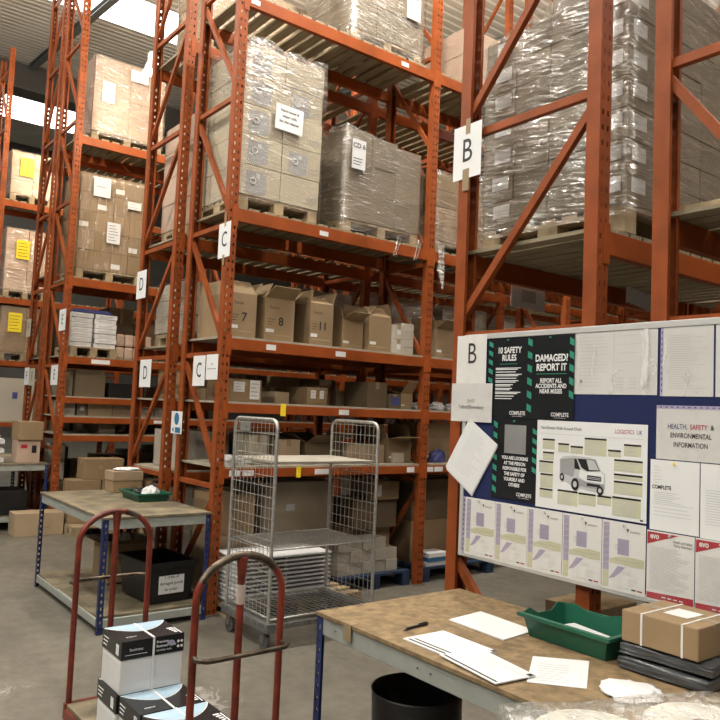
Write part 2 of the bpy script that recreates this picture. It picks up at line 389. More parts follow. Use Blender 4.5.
def plates(R, xa, sg, lst):     # small labels on a rack's beams
    for y, z, w, h, m in lst:
        mb = MB(); mb.bx(-.0005, .003, -w / 2, w / 2, -h / 2, h / 2)
        part('beam_label', mb, m, R, (xa - .0044, y, z))
rb = rack('orange pallet rack carrying the big grey wrapped load, behind the noticeboard', levels=[(2.70, 'dense', .115)], bays=4, **RB)
ra = rack('orange pallet rack with an empty pallet, back to back behind the noticeboard', levels=[(2.70, 'dense', .115)], bays=4, **RA)
rc = rack('orange pallet rack with C signs and numbered cartons, behind the wire cage', levels=[(1.235, 'board', .08), (1.80, 'board', .08), (2.37, 'board', .10), (3.52, 'slat', .115), (5.48, 'slat', .115)], bays=4, **RC)
rd = rack('orange pallet rack with D signs, back to back with the C rack', levels=[(1.10, 'board', .08), (1.80, 'board', .08), (2.34, 'slat', .10), (3.44, 'slat', .115), (5.44, 'slat', .115)], bays=6, **RD)
re_ = rack('orange pallet rack with E signs holding tan carton pallets and white packs', levels=[(1.27, 'board', .08), (1.52, 'board', .08), (1.79, 'board', .08), (2.35, 'slat', .10), (3.44, 'slat', .115), (5.44, 'slat', .115)], bays=6, **RE)
rf = rack('orange pallet rack with F sign, back to back with the E rack', levels=[(1.27, 'board', .08), (2.35, 'slat', .10), (3.60, 'slat', .115), (5.44, 'slat', .115)], bays=6, **RF)
rg = rack('tall orange pallet rack beside the picture edge with yellow-labelled pallets', levels=[(1.27, 'board', .08), (2.42, 'slat', .10), (3.60, 'slat', .115), (5.44, 'slat', .115)], bays=6, **RG)
plates(rc, .81, 1, [(1.02, 3.455, .10, .045, 'white'), (.50, 2.32, .0001 + .10, .05, 'white'), (1.28, 2.32, .12, .05, 'white'), (.66, 1.76, .055, .11, 'yellow'), (1.35, 1.76, .12, .05, 'white'),
     (.20, 1.195, .11, .05, 'white'), (.33, 1.195, .11, .05, 'white'), (.86, 1.195, .05, .10, 'yellow'), (1.12, 1.195, .16, .05, 'white'), (2.24, 1.195, .10, .055, 'white'), (2.5, 1.195, .12, .05, 'white'), (2.64, 1.195, .12, .05, 'white'), (.16, 5.42, .09, .045, 'white'), (1.95, 5.42, .10, .045, 'white')])
plates(re_, .87, 1, [(.55, 2.30, .26, .06, 'white'), (1.45, 1.48, .14, .045, 'white'), (1.75, 1.48, .2, .045, 'white')])
# ------------------------------------------------------------------ pallets and wrapped loads
def pallet_mb(dx, dy, h=.14, ox=0, oy=0):      # corner at (ox, oy, 0); boards run along y, runners along x
    mb = MB(); n = 7
    for i in range(n):
        x = ox + i * (dx - .1) / (n - 1); mb.bx(x, x + .1, oy, oy + dy, h - .022, h)
    for j in range(3):
        y = oy + j * (dy - .1) / 2
        mb.bx(ox, ox + dx, y, y + .1, h - .044, h - .022); mb.bx(ox, ox + dx, y, y + .1, 0, .02)
        for i in range(3):
            x = ox + i * (dx - .13) / 2; mb.bx(x, x + .13, y, y + .1, .02, h - .044)
    return mb
def film_shell(x0, x1, y0, y1, z0, z1, cut=14, amp=.012, seed=0, slope=0.0, top_amp=.0, sx=0.0):
    bm = bmesh.new()
    NX = max(3, int((x1 - x0) / .08)); NY = max(3, int((y1 - y0) / .08)); NZ = max(3, int((z1 - z0) / .08))
    g = {}
    def vt(i, j, k):
        if (i, j, k) not in g:
            p = V3((x0 + (x1 - x0) * i / NX, y0 + (y1 - y0) * j / NY, z0 + (z1 - z0) * k / NZ))
            n = V3(((i == NX) - (i == 0), (j == NY) - (j == 0), (k == NZ) * 1.0))
            q = noise.noise(p * 4 + V3((seed, 0, 0))) + .5 * noise.noise(p * 11 + V3((0, seed, 0)))
            if n.length: p = p + n.normalized() * (amp * (q + .3))
            if k == NZ: p.z += top_amp * noise.noise(V3((i * .5, j * .5, seed)))
            p.z -= slope * (p.y - y0) * (p.z - z0) / (z1 - z0)
            p.z -= sx * (x1 - p.x) / (x1 - x0) * (p.z - z0)
            g[(i, j, k)] = bm.verts.new(p)
        return g[(i, j, k)]
    for i in range(NX):
        for k in range(NZ):
            bm.faces.new((vt(i, 0, k), vt(i + 1, 0, k), vt(i + 1, 0, k + 1), vt(i, 0, k + 1)))
            bm.faces.new((vt(i + 1, NY, k), vt(i, NY, k), vt(i, NY, k + 1), vt(i + 1, NY, k + 1)))
        for j in range(NY): bm.faces.new((vt(i, j, NZ), vt(i + 1, j, NZ), vt(i + 1, j + 1, NZ), vt(i, j + 1, NZ)))
    for j in range(NY):
        for k in range(NZ):
            bm.faces.new((vt(NX, j, k), vt(NX, j + 1, k), vt(NX, j + 1, k + 1), vt(NX, j, k + 1)))
            bm.faces.new((vt(0, j + 1, k), vt(0, j, k), vt(0, j, k + 1), vt(0, j + 1, k + 1)))
    me = bpy.data.meshes.new('film'); bm.to_mesh(me); bm.free()
    for p in me.polygons: p.use_smooth = True
    return me
def carton_mesh(dx, dy, dz, bev=.006):
    mb = MB(); g = .002; mb.bx(g, dx - g, g, dy - g, 0, dz - g)
    return mb.mesh('carton', bevel=bev)
def tape_print(R_, x1, y0, z0, w, h, r, n, m, t=.001, name='paper_label'):
    pass
def plane_label(parent, face, a, b, pos, w, h, m='paper', lines=0, text=None, tsize=.05, name='paper_label', tilt=0.0, px_=0.0):
    """paper sheet stuck on a load: face '+x' or '-y'; a,b = centre along the face (y or x, z); pos = plane coordinate"""
    if face == '+x': o = V3((pos, a, b)); r = Yv.copy(); n = X.copy()
    else: o = V3((a, pos, b)); r = X.copy(); n = -Yv
    u = Z.copy()
    if tilt:
        c, s = math.cos(tilt), math.sin(tilt); r, u = r * c + u * s, u * c - r * s
    mb = MB(); mb.frame(o, r, u, n, -w / 2, w / 2, -h / 2, h / 2, .0015)
    lab = part(name, mb, m, parent)
    if lines or text:
        mb = MB(); o2 = o + n * .0022
        if text:
            for i, tx in enumerate(text): mb.text(tx, o2 + u * (h * .28 - i * tsize * 1.45), r, u, n, tsize, bold=.02)
        rr = random.Random(int(abs(a * 100 + b * 1000)))
        for i in range(lines):
            y = -h * .05 - (i + 1) * h * .4 / (lines + 1) if text else h * .42 - (i + .5) * h * .84 / lines
            x1 = w * .42 * rr.uniform(.1, 1); mb.frame(o2, r, u, n, -w * .4, x1, y - h * .012, y + h * .012, .0003)
        part('label_print', mb, 'blackp', lab, fix=False)
    return lab
def load(label, x0, x1, y0, y1, z, ztop, nx, ny, nz, cm, film='film', group=None, amp=.012, jit=.004, pal='pal', slope=0.0, seed=1, skip=None, printer=None, pallet=True, top_amp=.0, down=.06, cat='pallet load', name='wrapped_pallet', bev=.006, sx=0.0):
    R = thing(name, label, cat, (0, 0, z), 0, group)
    ph = .142 if pallet else .0
    if pallet: part('pallet', pallet_mb(x1 - x0 - .02, y1 - y0 - .02, .14, x0 + .01, y0 + .01), pal, R)
    dx, dy, dz = (x1 - x0) / nx, (y1 - y0) / ny, (ztop - z - ph) / nz
    me = carton_mesh(dx, dy, dz, bev); rr = random.Random(seed)
    me.materials.append(M[cm])
    for k in range(nz):
        for j in range(ny):
            for i in range(nx):
                if not (i == nx - 1 or j == 0 or k == nz - 1 or i == 0): continue
                if skip and skip(i, j, k): continue
                o = part('carton', me, cm, R, (x0 + i * dx + rr.uniform(-jit, jit), y0 + j * dy + rr.uniform(-jit, jit), ph + k * dz))
                if slope: o.location.z = ph + k * dz * (1 - slope * (j * dy + dy / 2) / (ztop - z)); 
                if printer: printer(o, i, j, k, dx, dy, dz, nx, ny, nz)
    if film:
        e = .012
        fm = film_shell(x0 - e, x1 + e, y0 - e, y1 + e, max(.02, ph - down), ztop - z + e, amp=amp, seed=seed * 3.7, slope=slope, top_amp=top_amp, sx=sx)
        part('stretch_film', fm, film, R, fix=False)
    return R
lab_cache = {}
def corner_label(where='both', w=.11, h=.075, every=1, m='paper2', zf=.62):
    def f(o, i, j, k, dx, dy, dz, nx, ny, nz):
        rr = (i * 7 + j * 5 + k * 3)
        if j == 0 and rr % every == 0 and where in ('both', '-y'):
            mb = MB(); mb.bx(-w / 2, w / 2, -.002, 0, -h / 2, h / 2)
            part('carton_label', shared(('cl', w, h, m, '-y'), lambda: mb.mesh('carton_label')), m, o, (dx * .62, .001, dz * zf))
        if i == nx - 1 and rr % every == 0 and where in ('both', '+x'):
            mb = MB(); mb.bx(0, .002, -w / 2, w / 2, -h / 2, h / 2)
            part('carton_label', shared(('cl', w, h, m, '+x'), lambda: mb.mesh('carton_label')), m, o, (dx - .001, dy * .3, dz * zf))
    return f
# the big grey load on the B rack
R = load('big grey stretch-wrapped carton stack on a pallet above the noticeboard', -3.04, -2.08, 3.20, 4.62, 2.724, 4.16, 4, 4, 8, 'card_g', film='film_hi', pal='pal', amp=.022, seed=2, sx=.15, skip=lambda i, j, k: k == 7 and i < 2,
         printer=corner_label('both', .12, .075, 3), group='wrapped pallets on the B rack')
# loads on the C rack
def face_print(o, i, j, k, dx, dy, dz, nx, ny, nz):
    if i == nx - 1:
        def f():
            mb = MB(); o_ = V3((.0005, 0, 0))
            mb.poly(V3((0, dy * .45, dz * .5)), Yv, Z, X, [(-.12, -.10), (-.02, -.13), (.09, -.10), (.09, .09), (-.12, .09)], .0012); return mb.mesh('carton_print')
        def g():
            mb = MB(); O = V3((0, dy * .45, dz * .5))
            mb.tube([O + V3((.002, -.05 + .03 * math.cos(t * .9), .0 + .03 * math.sin(t * .9))) for t in range(8)], .005, 5)
            for q in (-.012, 0, .012): mb.bx(O.x, O.x + .0022, O.y + q - .003, O.y + q + .003, O.z + .03, O.z + .07)
            return mb.mesh('carton_print')
        if (j + k) % 2 == 0 or k in (1, 3):
            part('carton_print', shared(('fp', round(dy, 3), round(dz, 3)), f), 'grey_print', o, (dx - .0015, 0, 0))
            part('carton_print', shared(('fp2', round(dy, 3), round(dz, 3)), g), 'paper2', o, (dx - .0005, 0, 0))
    if j == ny - 1 and i == nx - 1:
        mb = MB(); mb.text('OO', V3((0, dy * .8, dz * .3)), Yv, Z, X, .07)
        part('carton_print', shared(('oo', round(dy, 3)), lambda: mb.mesh('carton_print', fix=False)), 'grey_print', o, (dx + .0006, 0, 0))
R = load('tall pallet of cream cartons with a printed note, beside the upper C sign', -6.78, -5.92, 3.105, 3.975, 3.542, 5.08, 3, 2, 5, 'cream', film='film_lo', amp=.012, seed=3, printer=face_print, group='wrapped pallets on the C rack', top_amp=.02)
part('film_hood', film_shell(-6.80, -5.90, 3.09, 3.99, 1.10, 1.58, amp=.022, seed=9, top_amp=.09), 'film_hi', R, fix=False)
plane_label(R, '+x', 3.58, .93, -5.885, .30, .24, 'paper', text=['Hand towel &', 'wiper rolls', 'for the cleaner'], tsize=.036, tilt=-.03)
R = load('brown stretch-wrapped pallet load with one paper label, next to the cream cartons', -6.78, -5.92, 4.27, 5.28, 3.542, 4.63, 2, 3, 3, 'card_g', film='film', amp=.02, seed=5, slope=.16, group='wrapped pallets on the C rack', down=.11)
plane_label(R, '+x', 4.41, .80, -5.885, .17, .30, 'paper2', lines=3, text=['CD 6'], tsize=.07)
R = load('grey-brown wrapped pallet at the picture top, over the brown wrapped load', -6.78, -5.92, 4.27, 5.24, 5.502, 6.62, 2, 3, 3, 'card_g', film='film_hi', amp=.02, seed=6, group='wrapped pallets on the C rack', down=.11)
plane_label(R, '+x', 5.06, .62, -5.885, .19, .30, 'paper2', lines=4, text=['CD 6'], tsize=.06)
load('wrapped tan carton pallet in the second C rack bay, behind the upper B sign', -6.7, -5.95, 5.55, 6.6, 3.542, 4.45, 2, 3, 4, 'card', film='film', seed=8, group='wrapped pallets on the C rack')
load('orange-tinted boxed pallet high in the second C rack bay', -6.7, -5.95, 5.95, 6.95, 5.502, 6.25, 2, 2, 2, 'card_p', film='film_lo', seed=9, group='wrapped pallets on the C rack')
mb = MB()
for i in range(7):
    y = 5.46 + .012 * i; mb.tube([(-5.80 + .01 * (i % 3), y, 3.60), (-5.795, y + .02, 3.45 - .02 * i), (-5.80 + .012 * (i % 2), y + .01, 3.30 - .03 * i)], .012 + .004 * (i % 2), 5)
solo('hanging_film', mb, 'film_hi', 'loose clear film tail hanging from the C rack beam', 'plastic film')
for (y, l_) in ((4.92, 'loose film strip hanging over the C rack beam, under the brown wrapped load'), (5.2, 'loose film strip hanging over the C rack beam, next to the middle upright')):
    mb = MB(); mb.tube([(-5.822, y, 3.60), (-5.818, y - .03, 3.50), (-5.822, y - .06, 3.38)], .009, 5); mb.tube([(-5.822, y + .03, 3.58), (-5.818, y + .01, 3.50), (-5.822, y - .03, 3.39)], .006, 5)
    solo('film_strip', mb, 'film_hi', l_, 'plastic film', group='film strips on the C rack beam')
# the A rack's bare pallet
for i in range(3): solo('timber_board', MB().bx(0, .9, 0, .2, 0, .036), 'pal', 'pale timber board laid across the rack at the picture edge, %s from the end frame' % ordn(i), 'board', (-1.84, 3.10 + .42 * i, 2.7225), group='timber boards on the edge rack', bevel=.003)
# loads on the E rack
R = load('stretch-wrapped pale carton pallet at the top of the E rack', -11.45, -10.66, 3.22, 4.28, 5.464, 6.70, 2, 2, 2, 'card_p', film='film_hi', seed=11, group='wrapped pallets on the E rack')
plane_label(R, '+x', 3.42, .72, -10.625, .18, .30, 'paper2', lines=3)
plane_label(R, '+x', 3.86, 1.08, -10.625, .26, .17, 'paper2', lines=3)
R = load('tan taped carton pallet with a pale blue label, middle of the E rack', -11.45, -10.66, 3.13, 4.10, 3.464, 4.98, 3, 4, 5, 'card', film='film_v', seed=12, group='wrapped pallets on the E rack', printer=corner_label('+x', .13, .07, 4, 'white', .3))
plane_label(R, '+x', 3.62, .70, -10.622, .19, .30, 'paper2', lines=6)
plane_label(R, '+x', 3.42, 1.33, -10.622, .24, .28, 'paper2', lines=1)
plane_label(R, '+x', 3.90, 1.15, -10.622, .20, .11, 'white', lines=2)
for (x, y0, y1, z, zt, yl, lb, film) in ((-15.13, 3.15, 3.95, 5.464, 6.42, 3.42, 'wrapped pale carton pallet with yellow label, top of the picture-edge rack', 'film_lo'),
                                  (-15.13, 3.15, 3.95, 3.624, 4.93, 3.45, 'wrapped carton pallet with yellow label, middle level of the picture-edge rack', 'film'),
                                  (-15.13, 3.15, 4.05, 2.444, 3.45, 3.40, 'wide brown wrapped pallet with yellow label, lower level of the picture-edge rack', 'film_lo')):
    R = load(lb, -15.9, x, y0, y1, z, zt, 2, 2, 3, 'card_p' if zt > 4 else 'card', film=film, seed=int(zt * 10), group='yellow-labelled pallets')
    plane_label(R, '+x', yl, (zt - z) * .70, x + .03, .24, .36, 'yellow', lines=5)
# E rack: white packs on a pallet, level 2.35
R = thing('pallet', 'timber pallet under the white packs on the E rack', 'pallet', (-11.35, 3.12, 2.374)); part('deck', pallet_mb(.72, .66, .13), 'pal', R)
k_ = 0
def pack_mesh():
    mb = MB(); mb.bx(-.34, 0, 0, .31, 0, .066); return mb.mesh('white_pack', bevel=.006)
for col, (y, n) in enumerate(((3.13, 7), (3.47, 7))):
    for i in range(n):
        lb = 'flat white pack in the %s stack on the E rack, %s from the bottom' % (('left', 'right')[col], ordn(i))
        o = solo('white_pack', shared('pk', pack_mesh), 'pstack', lb, 'pack', (-10.70 + random.uniform(-.015, .01), y + random.uniform(-.008, .008), 2.506 + i * .069), group='flat white packs on the E rack')
        mb = MB(); mb.bx(-.0005, .001, .05, .24, .018, .046); part('pack_print', shared('pkp', lambda: mb.mesh('pack_print')), 'lgrey_print', o)
mb = MB(); mb.bx(-.40, 0, 0, .55, 0, .03); mb.bx(-.38, -.02, .05, .5, .03, .05)
solo('white_pack', mb, 'bluep2', 'dark blue flat pack lying on top of the white packs', 'pack', (-10.72, 3.16, 2.995), bevel=.004)
for i in range(2):
    for j in range(4):
        mb = MB(); mb.bx(-.3, 0, 0, .13, 0, .18)
        solo('paper_bag', shared('bag', lambda: mb.mesh('paper_bag', bevel=.03)), 'card_p', 'pale paper bag on the E rack beside the white packs, %s layer, %s along' % (('bottom', 'upper')[i], ordn(j)), 'bag', (-10.75, 3.80 + j * .135, 2.374 + i * .185), group='paper bags on the E rack')
# D rack loads seen between the racks
load('pinkish carton pallet on the D rack, behind the upper D sign', -7.75, -7.02, 3.15, 4.2, 3.464, 4.75, 2, 3, 4, 'card_p', film=None, seed=21, group='D rack pallets', printer=corner_label('-y', .05, .04, 2, 'grey_print', .5))
load('pinkish carton stack low on the D rack, below the upper D sign', -7.75, -7.02, 3.15, 4.3, 2.364, 3.02, 2, 3, 3, 'card_w', film='film_lo', seed=22, group='D rack pallets')
load('pale wrapped carton pallet on the D rack, behind the numbered cartons', -7.75, -7.02, 4.45, 5.25, 2.364, 3.12, 2, 3, 3, 'card_w', film='film_hi', seed=23, group='D rack pallets')
load('wrapped tan bundle on the D rack, behind carton eight', -7.6, -7.05, 5.5, 6.6, 2.364, 3.2, 2, 3, 3, 'card_l', film='film_hi', seed=24, group='D rack pallets')
load('wrapped white bundle on the D rack, behind the grey cartons', -7.6, -7.05, 6.75, 7.6, 2.364, 3.2, 2, 3, 3, 'card_w', film='film', seed=25, group='D rack pallets')
load('wrapped white bundle in the third D rack bay', -7.6, -7.05, 7.9, 9.6, 2.364, 3.2, 2, 4, 3, 'card_w', film='film', seed=26, group='D rack pallets')
load('pale carton pallet high on the D rack behind the tall cream cartons', -7.75, -7.02, 3.2, 4.9, 5.464, 6.3, 2, 3, 3, 'card_l', film='film_lo', seed=27, group='D rack pallets')
# ------------------------------------------------------------------ cartons
def closed_box(label, x0, x1, y0, y1, z0, z1, m='card', group=None, tape='x', stickers=(), name='cardboard_box', cat='box', rz=0, lid=None):
    """tape: along which axis the seam runs; stickers: (face, along, up, w, h, material, printed)"""
    dx, dy, dz = x1 - x0, y1 - y0, z1 - z0
    B = thing(name, label, cat, ((x0 + x1) / 2, (y0 + y1) / 2, z0), rz, group)
    mb = MB(); mb.bx(-dx / 2, dx / 2, -dy / 2, dy / 2, 0, dz); part('body', mb, m, B, bevel=min(.006, dz * .05))
    if tape:
        mb = MB(); t = .0012; w = .024
        if tape == 'x':
            mb.bx(-dx / 2 - t, dx / 2 + t, -w, w, dz - .0005, dz + t); mb.bx(dx / 2 - .0005, dx / 2 + t, -w, w, dz * .72, dz); mb.bx(-dx / 2 - t, -dx / 2 + .0005, -w, w, dz * .72, dz)
        else:
            mb.bx(-w, w, -dy / 2 - t, dy / 2 + t, dz - .0005, dz + t); mb.bx(-w, w, -dy / 2 - t, -dy / 2 + .0005, dz * .72, dz); mb.bx(-w, w, dy / 2 - .0005, dy / 2 + t, dz * .72, dz)
        part('tape', mb, 'tape', B)
    if lid:
        mb = MB(); mb.bx(-dx / 2 - .006, dx / 2 + .006, -dy / 2 - .006, dy / 2 + .006, dz - lid[0], dz + .004); part('lid', mb, lid[1], B, bevel=.004)
    for f, a, b, w, h, sm, pr in stickers:
        off = .007 if lid and b * dz > dz - lid[0] else 0.0
        pos = (dx / 2 + .0006 + off) if f == '+x' else (-dy / 2 - .0006 - off)
        plane_label(B, f, a, b * dz, pos, w, h, sm, lines=pr, name='sticker')
    return B
def open_box(label, x0, x1, y0, y1, z0, z1, m='card', flaps=(70, 70, 60, 60), num=None, group=None, rz=0, bands=True, fl=.16, extra=None):
    dx, dy, dz = x1 - x0, y1 - y0, z1 - z0
    B = thing('open_carton', label, 'box', ((x0 + x1) / 2, (y0 + y1) / 2, z0), rz, group); t = .006
    mb = MB(); a, b = dx / 2, dy / 2
    mb.bx(-a, a, -b, b, 0, t); mb.bx(a - t, a, -b, b, t, dz); mb.bx(-a, -a + t, -b, b, t, dz); mb.bx(-a + t, a - t, -b, -b + t, t, dz); mb.bx(-a + t, a - t, b - t, b, t, dz)
    part('body', mb, m, B)
    for i, (px_, py_, nx_, ny_, ln) in enumerate(((a, 0, 1, 0, dy), (-a, 0, -1, 0, dy), (0, -b, 0, -1, dx), (0, b, 0, 1, dx))):
        if flaps[i] is None: continue
        an = math.radians(flaps[i]); fw = min(fl, (dx if nx_ else dy) * .5)
        d = V3((nx_ * math.sin(an), ny_ * math.sin(an), math.cos(an))); s_ = V3((-ny_, nx_, 0)); p = V3((px_, py_, dz)) - V3((nx_, ny_, 0)) * .003
        n_ = d.cross(s_).normalized() * .004
        q = [p - s_ * (ln / 2 - .004), p + s_ * (ln / 2 - .004), p + s_ * (ln / 2 - .02) + d * fw, p - s_ * (ln / 2 - .02) + d * fw]
        mb = MB(); mb.hexa([v for v in q] + [v + n_ for v in q]); part('flap', mb, m, B)
    if bands:
        mb = MB(); mb.bx(a - .0004, a + .0008, -b * .85, b * .8, dz * .13, dz * .16); part('printed_band', mb, 'tape', B)
        mb = MB(); mb.bx(a - .0004, a + .001, -b * .9, -b * .35, dz * .20, dz * .28); part('sticker', mb, 'white', B)
    if num:
        mb = MB(); mb.text(num, V3((a + .0006, b * .10, dz * .46)), Yv, Z, X, .11, bold=.02)
        mb.text('Socius', V3((a + .0006, -b * .35, dz * .78)), Yv, Z, X, .04)
        for i in range(3): mb.bx(a, a + .0006, -b * .8, -b * (.3 + .1 * i), dz * (.5 - .06 * i), dz * (.512 - .06 * i))
        part('printed_number', mb, 'blackp', B, fix=False)
    return B
G1 = 'numbered open cartons on the C rack'
zc = 2.39
open_box('open brown carton numbered 7 beside the front C upright', -6.56, -5.93, 3.09, 3.36, zc, 2.79, 'card', (-40, 20, -12, 30), '7', G1)
open_box('open brown carton numbered 8 with a raised flap', -6.5, -5.95, 3.46, 3.78, zc, 2.79, 'card', (55, -20, -30, 50), '8', G1)
open_box('open brown carton numbered 11 on the middle C shelf', -6.5, -5.95, 3.96, 4.23, zc, 2.80, 'card', (-60, -20, -15, 20), '11', G1)
open_box('wide open brown carton with lifted side flap, next to carton 11', -6.5, -6.02, 4.40, 4.66, zc, 2.70, 'card', (70, 10, 10, -20), None, G1)
open_box('open brown carton with folded flaps next to the small white cartons', -6.5, -5.97, 4.70, 4.99, zc, 2.76, 'card', (-50, -20, -40, -10), None, G1)
for i, (z0, z1) in enumerate(((zc, 2.54), (2.541, 2.69))):
    closed_box('small white carton on the middle C shelf, %s of its pair' % ('lower', 'upper')[i], -6.2, -5.94, 5.0, 5.15, z0, z1, 'card_w', 'white cartons on the middle C shelf', stickers=(('+x', 0, .5, .05, .05, 'paper2', 2),))
for i in range(4):
    closed_box('grey-white flat carton by the middle C upright, %s from the bottom' % ordn(i), -6.4, -6.0, 5.17, 5.335, zc + i * .085, zc + i * .085 + .084, 'card_w', 'flat cartons by the middle C upright', tape=None)
closed_box('small grey carton behind carton 8 on the C shelf', -6.6, -6.3, 3.79, 3.95, zc, 2.62, 'card', tape='y')
closed_box('brown carton with a white top label behind carton 11', -6.66, -6.53, 3.97, 4.36, 2.40, 2.90, 'card', stickers=(('+x', -.1, .86, .13, .11, 'white', 0),))
open_box('open brown carton in the second C bay, holding dark sacks', -6.35, -5.95, 5.62, 5.88, zc, 2.72, 'card', (60, 50, 20, 10), None)
def sack(label, x, y, z, sx, sy, sz, m, seed, cat='bag', name='plastic_sack'):
    bm = bmesh.new(); bmesh.ops.create_icosphere(bm, subdivisions=4, radius=1)
    for v in bm.verts:
        p = v.co.copy(); q = noise.noise(p * 2.2 + V3((seed, 0, 0))) * .28 + noise.noise(p * 6 + V3((0, seed, 0))) * .10
        p = p * (1 + q); p.z = max(p.z, -.55); v.co = V3((p.x * sx, p.y * sy, (p.z + .55) / 1.55 * sz))
    me = bpy.data.meshes.new(name); bm.to_mesh(me); bm.free()
    for p in me.polygons: p.use_smooth = True
    return solo(name, me, m, label, cat, (x, y, z), fix=False)
sack('dark plastic sack in the second C bay, under the film tail', -6.1, 6.18, zc, .14, .2, .24, 'black', 3)
# C shelf z 1.80
zs = 1.8205
closed_box('brown box with two white labels beside the front C upright', -6.35, -5.94, 3.12, 3.46, zs, 2.02, 'card', stickers=(('+x', -.06, .66, .11, .09, 'white', 3), ('+x', .10, .55, .10, .17, 'white', 4)))
closed_box('small brown box behind the two-label box on the C shelf', -6.4, -6.1, 3.70, 3.86, zs, 1.93, 'card_l', tape='y')
closed_box('brown box with pale labels in the middle of the C shelf', -6.4, -6.0, 4.0, 4.24, zs, 1.99, 'card', stickers=(('+x', -.05, .6, .06, .08, 'white', 2), ('+x', .05, .6, .05, .08, 'white', 2)))
closed_box('dark brown carton toward the middle C upright', -6.38, -5.98, 4.72, 4.98, zs, 2.08, 'card_dk')
closed_box('brown box with a blue printed label by the dark carton', -6.3, -5.96, 4.99, 5.16, zs, 1.97, 'card_dk', stickers=(('+x', 0, .5, .11, .09, 'bluep2', 2),))
open_box('open brown carton beside the middle C upright', -6.3, -5.98, 5.17, 5.335, zs, 1.98, 'card', (40, 60, 80, -30), None)
for i in range(3): sack('grey film roll heap in the second C bay, %s along the shelf' % ordn(i), -6.1, 5.55 + .25 * i, zs,   .09, .085, .09, 'paper2', 5 + i)
for i in range(7): closed_box('pale carton deep on the upper C shelf, %s from the end frame' % ordn(i), -6.62, -6.42, 3.15 + i * .3, 3.37 + i * .3, zs, 1.93 + .05 * ((i * 5) % 3), ('card', 'card_l', 'card_dk', 'card_w')[i % 4], 'cartons deep on the upper C shelf')
# C shelf z 1.235
zl = 1.2555
closed_box('cream carton standing on the lower C shelf behind the cage', -6.3, -6.02, 3.42, 3.60, zl, 1.52, 'cream')
for i in range(4): solo('paper_pad', MB().bx(-.3, 0, 0, .22, 0, .018), 'paper', 'white paper pad on the lower C shelf, %s from the bottom' % ordn(i), 'paper', (-5.94 + .01 * i, 3.15 + .02 * (i % 2), zl + .0185 * i), group='paper pads on the lower C shelf')
closed_box('light brown carton on the lower C shelf above the cage middle', -6.4, -6.05, 3.72, 3.98, zl, 1.48, 'card_l')
open_box('open carton on the lower C shelf behind the cage top', -6.4, -6.05, 4.05, 4.45, zl, 1.45, 'card_dk', (60, 60, 60, 60), None)
for i in range(3): closed_box('buff carton on the lower C shelf beside the open one, %s along' % ordn(i), -6.3, -6.0, 4.52 + i * .16, 4.67 + i * .16, zl, 1.44, 'card_l', 'buff cartons on the lower C shelf', tape=None)
open_box('open brown carton with a torn side by the middle C upright', -6.35, -5.97, 5.01, 5.33, zl, 1.50, 'card', (80, 60, 20, -10), None)
closed_box('short cream box inside view of the torn carton', -5.962, -5.925, 5.05, 5.2, zl, 1.36, 'cream', tape=None)
open_box('open brown carton with a tall triangular flap in the second C bay', -6.5, -6.0, 5.52, 6.1, zl, 1.52, 'card', (20, 60, 0, 75), None, fl=.17)
sack('blue plastic packet on the lower C shelf in the second bay', -5.95, 5.70, zl, .04, .11, .14, 'bluep2', 8)
# ground level
closed_box('large grey-brown carton on the floor behind the cage', -6.55, -6.06, 3.62, 4.40, .60, 1.08, 'card_g', stickers=(('+x', -.1, .5, .1, .06, 'grey_print', 0),), tape='y')
closed_box('large grey-brown carton under the other one behind the cage', -6.55, -6.06, 3.62, 4.40, .12, .599, 'card_g', tape='y')
closed_box('brown carton low beside the front C upright', -6.5, -6.05, 3.12, 3.55, .12, .62, 'card_l')
closed_box('brown carton on the low carton beside the front C upright', -6.5, -6.05, 3.12, 3.52, .621, .98, 'card')
solo('pallet', pallet_mb(1.14, 1.3, .118), 'pal', 'timber pallet on the floor under the grey-brown cartons', 'pallet', (-6.66, 3.085, 0))
blue = pallet_mb(.9, .90, .15)
solo('pallet', blue, 'bpal', 'blue pallet on the floor in the first C bay, behind the cage', 'pallet', (-6.8, 4.42, 0), group='blue pallets')
solo('pallet', shared('bp2', lambda: pallet_mb(.9, 1.1, .15).mesh('pallet')), 'bpal', 'blue pallet on the floor in the second C bay', 'pallet', (-6.8, 5.50, 0), group='blue pallets')
cm = shared('wc', lambda: MB().bx(-.2, 0, 0, .148, 0, .115).mesh('white_carton', bevel=.004))
for k in range(3):
    for j in range(5):
        if k == 2 and j > 3: continue
        solo('white_carton', cm, 'card_w', 'small white carton on the blue pallet behind the cage, %s layer, %s along' % (('bottom', 'middle', 'top')[k], ordn(j)), 'box', (-5.97 - .01 * ((j + k) % 2), 4.43 + j * .155, .151 + k * .117), group='small white cartons on the blue pallet')
closed_box('brown carton on the blue pallet beside the middle C upright', -6.6, -6.25, 4.72, 5.32, .151, .56, 'card', tape='y')
closed_box('long dark brown carton on the brown one by the middle C upright', -6.6, -6.15, 4.75, 5.32, .561, .86, 'card_dk', tape='y')
closed_box('carton with a white slip on the dark carton, first C bay', -6.5, -6.1, 4.95, 5.3, .861, 1.05, 'card', stickers=(('+x', -.1, .5, .07, .12, 'white', 0),))
closed_box('wide brown carton on the blue pallet of the second C bay', -6.6, -6.17, 5.55, 6.5, .151, .60, 'card', tape='y')
closed_box('brown carton stacked high in the second C bay', -6.6, -6.17, 5.55, 6.4, .601, 1.05, 'card_dk', tape='y', stickers=(('+x', -.25, .6, .06, .1, 'paper2', 0),))
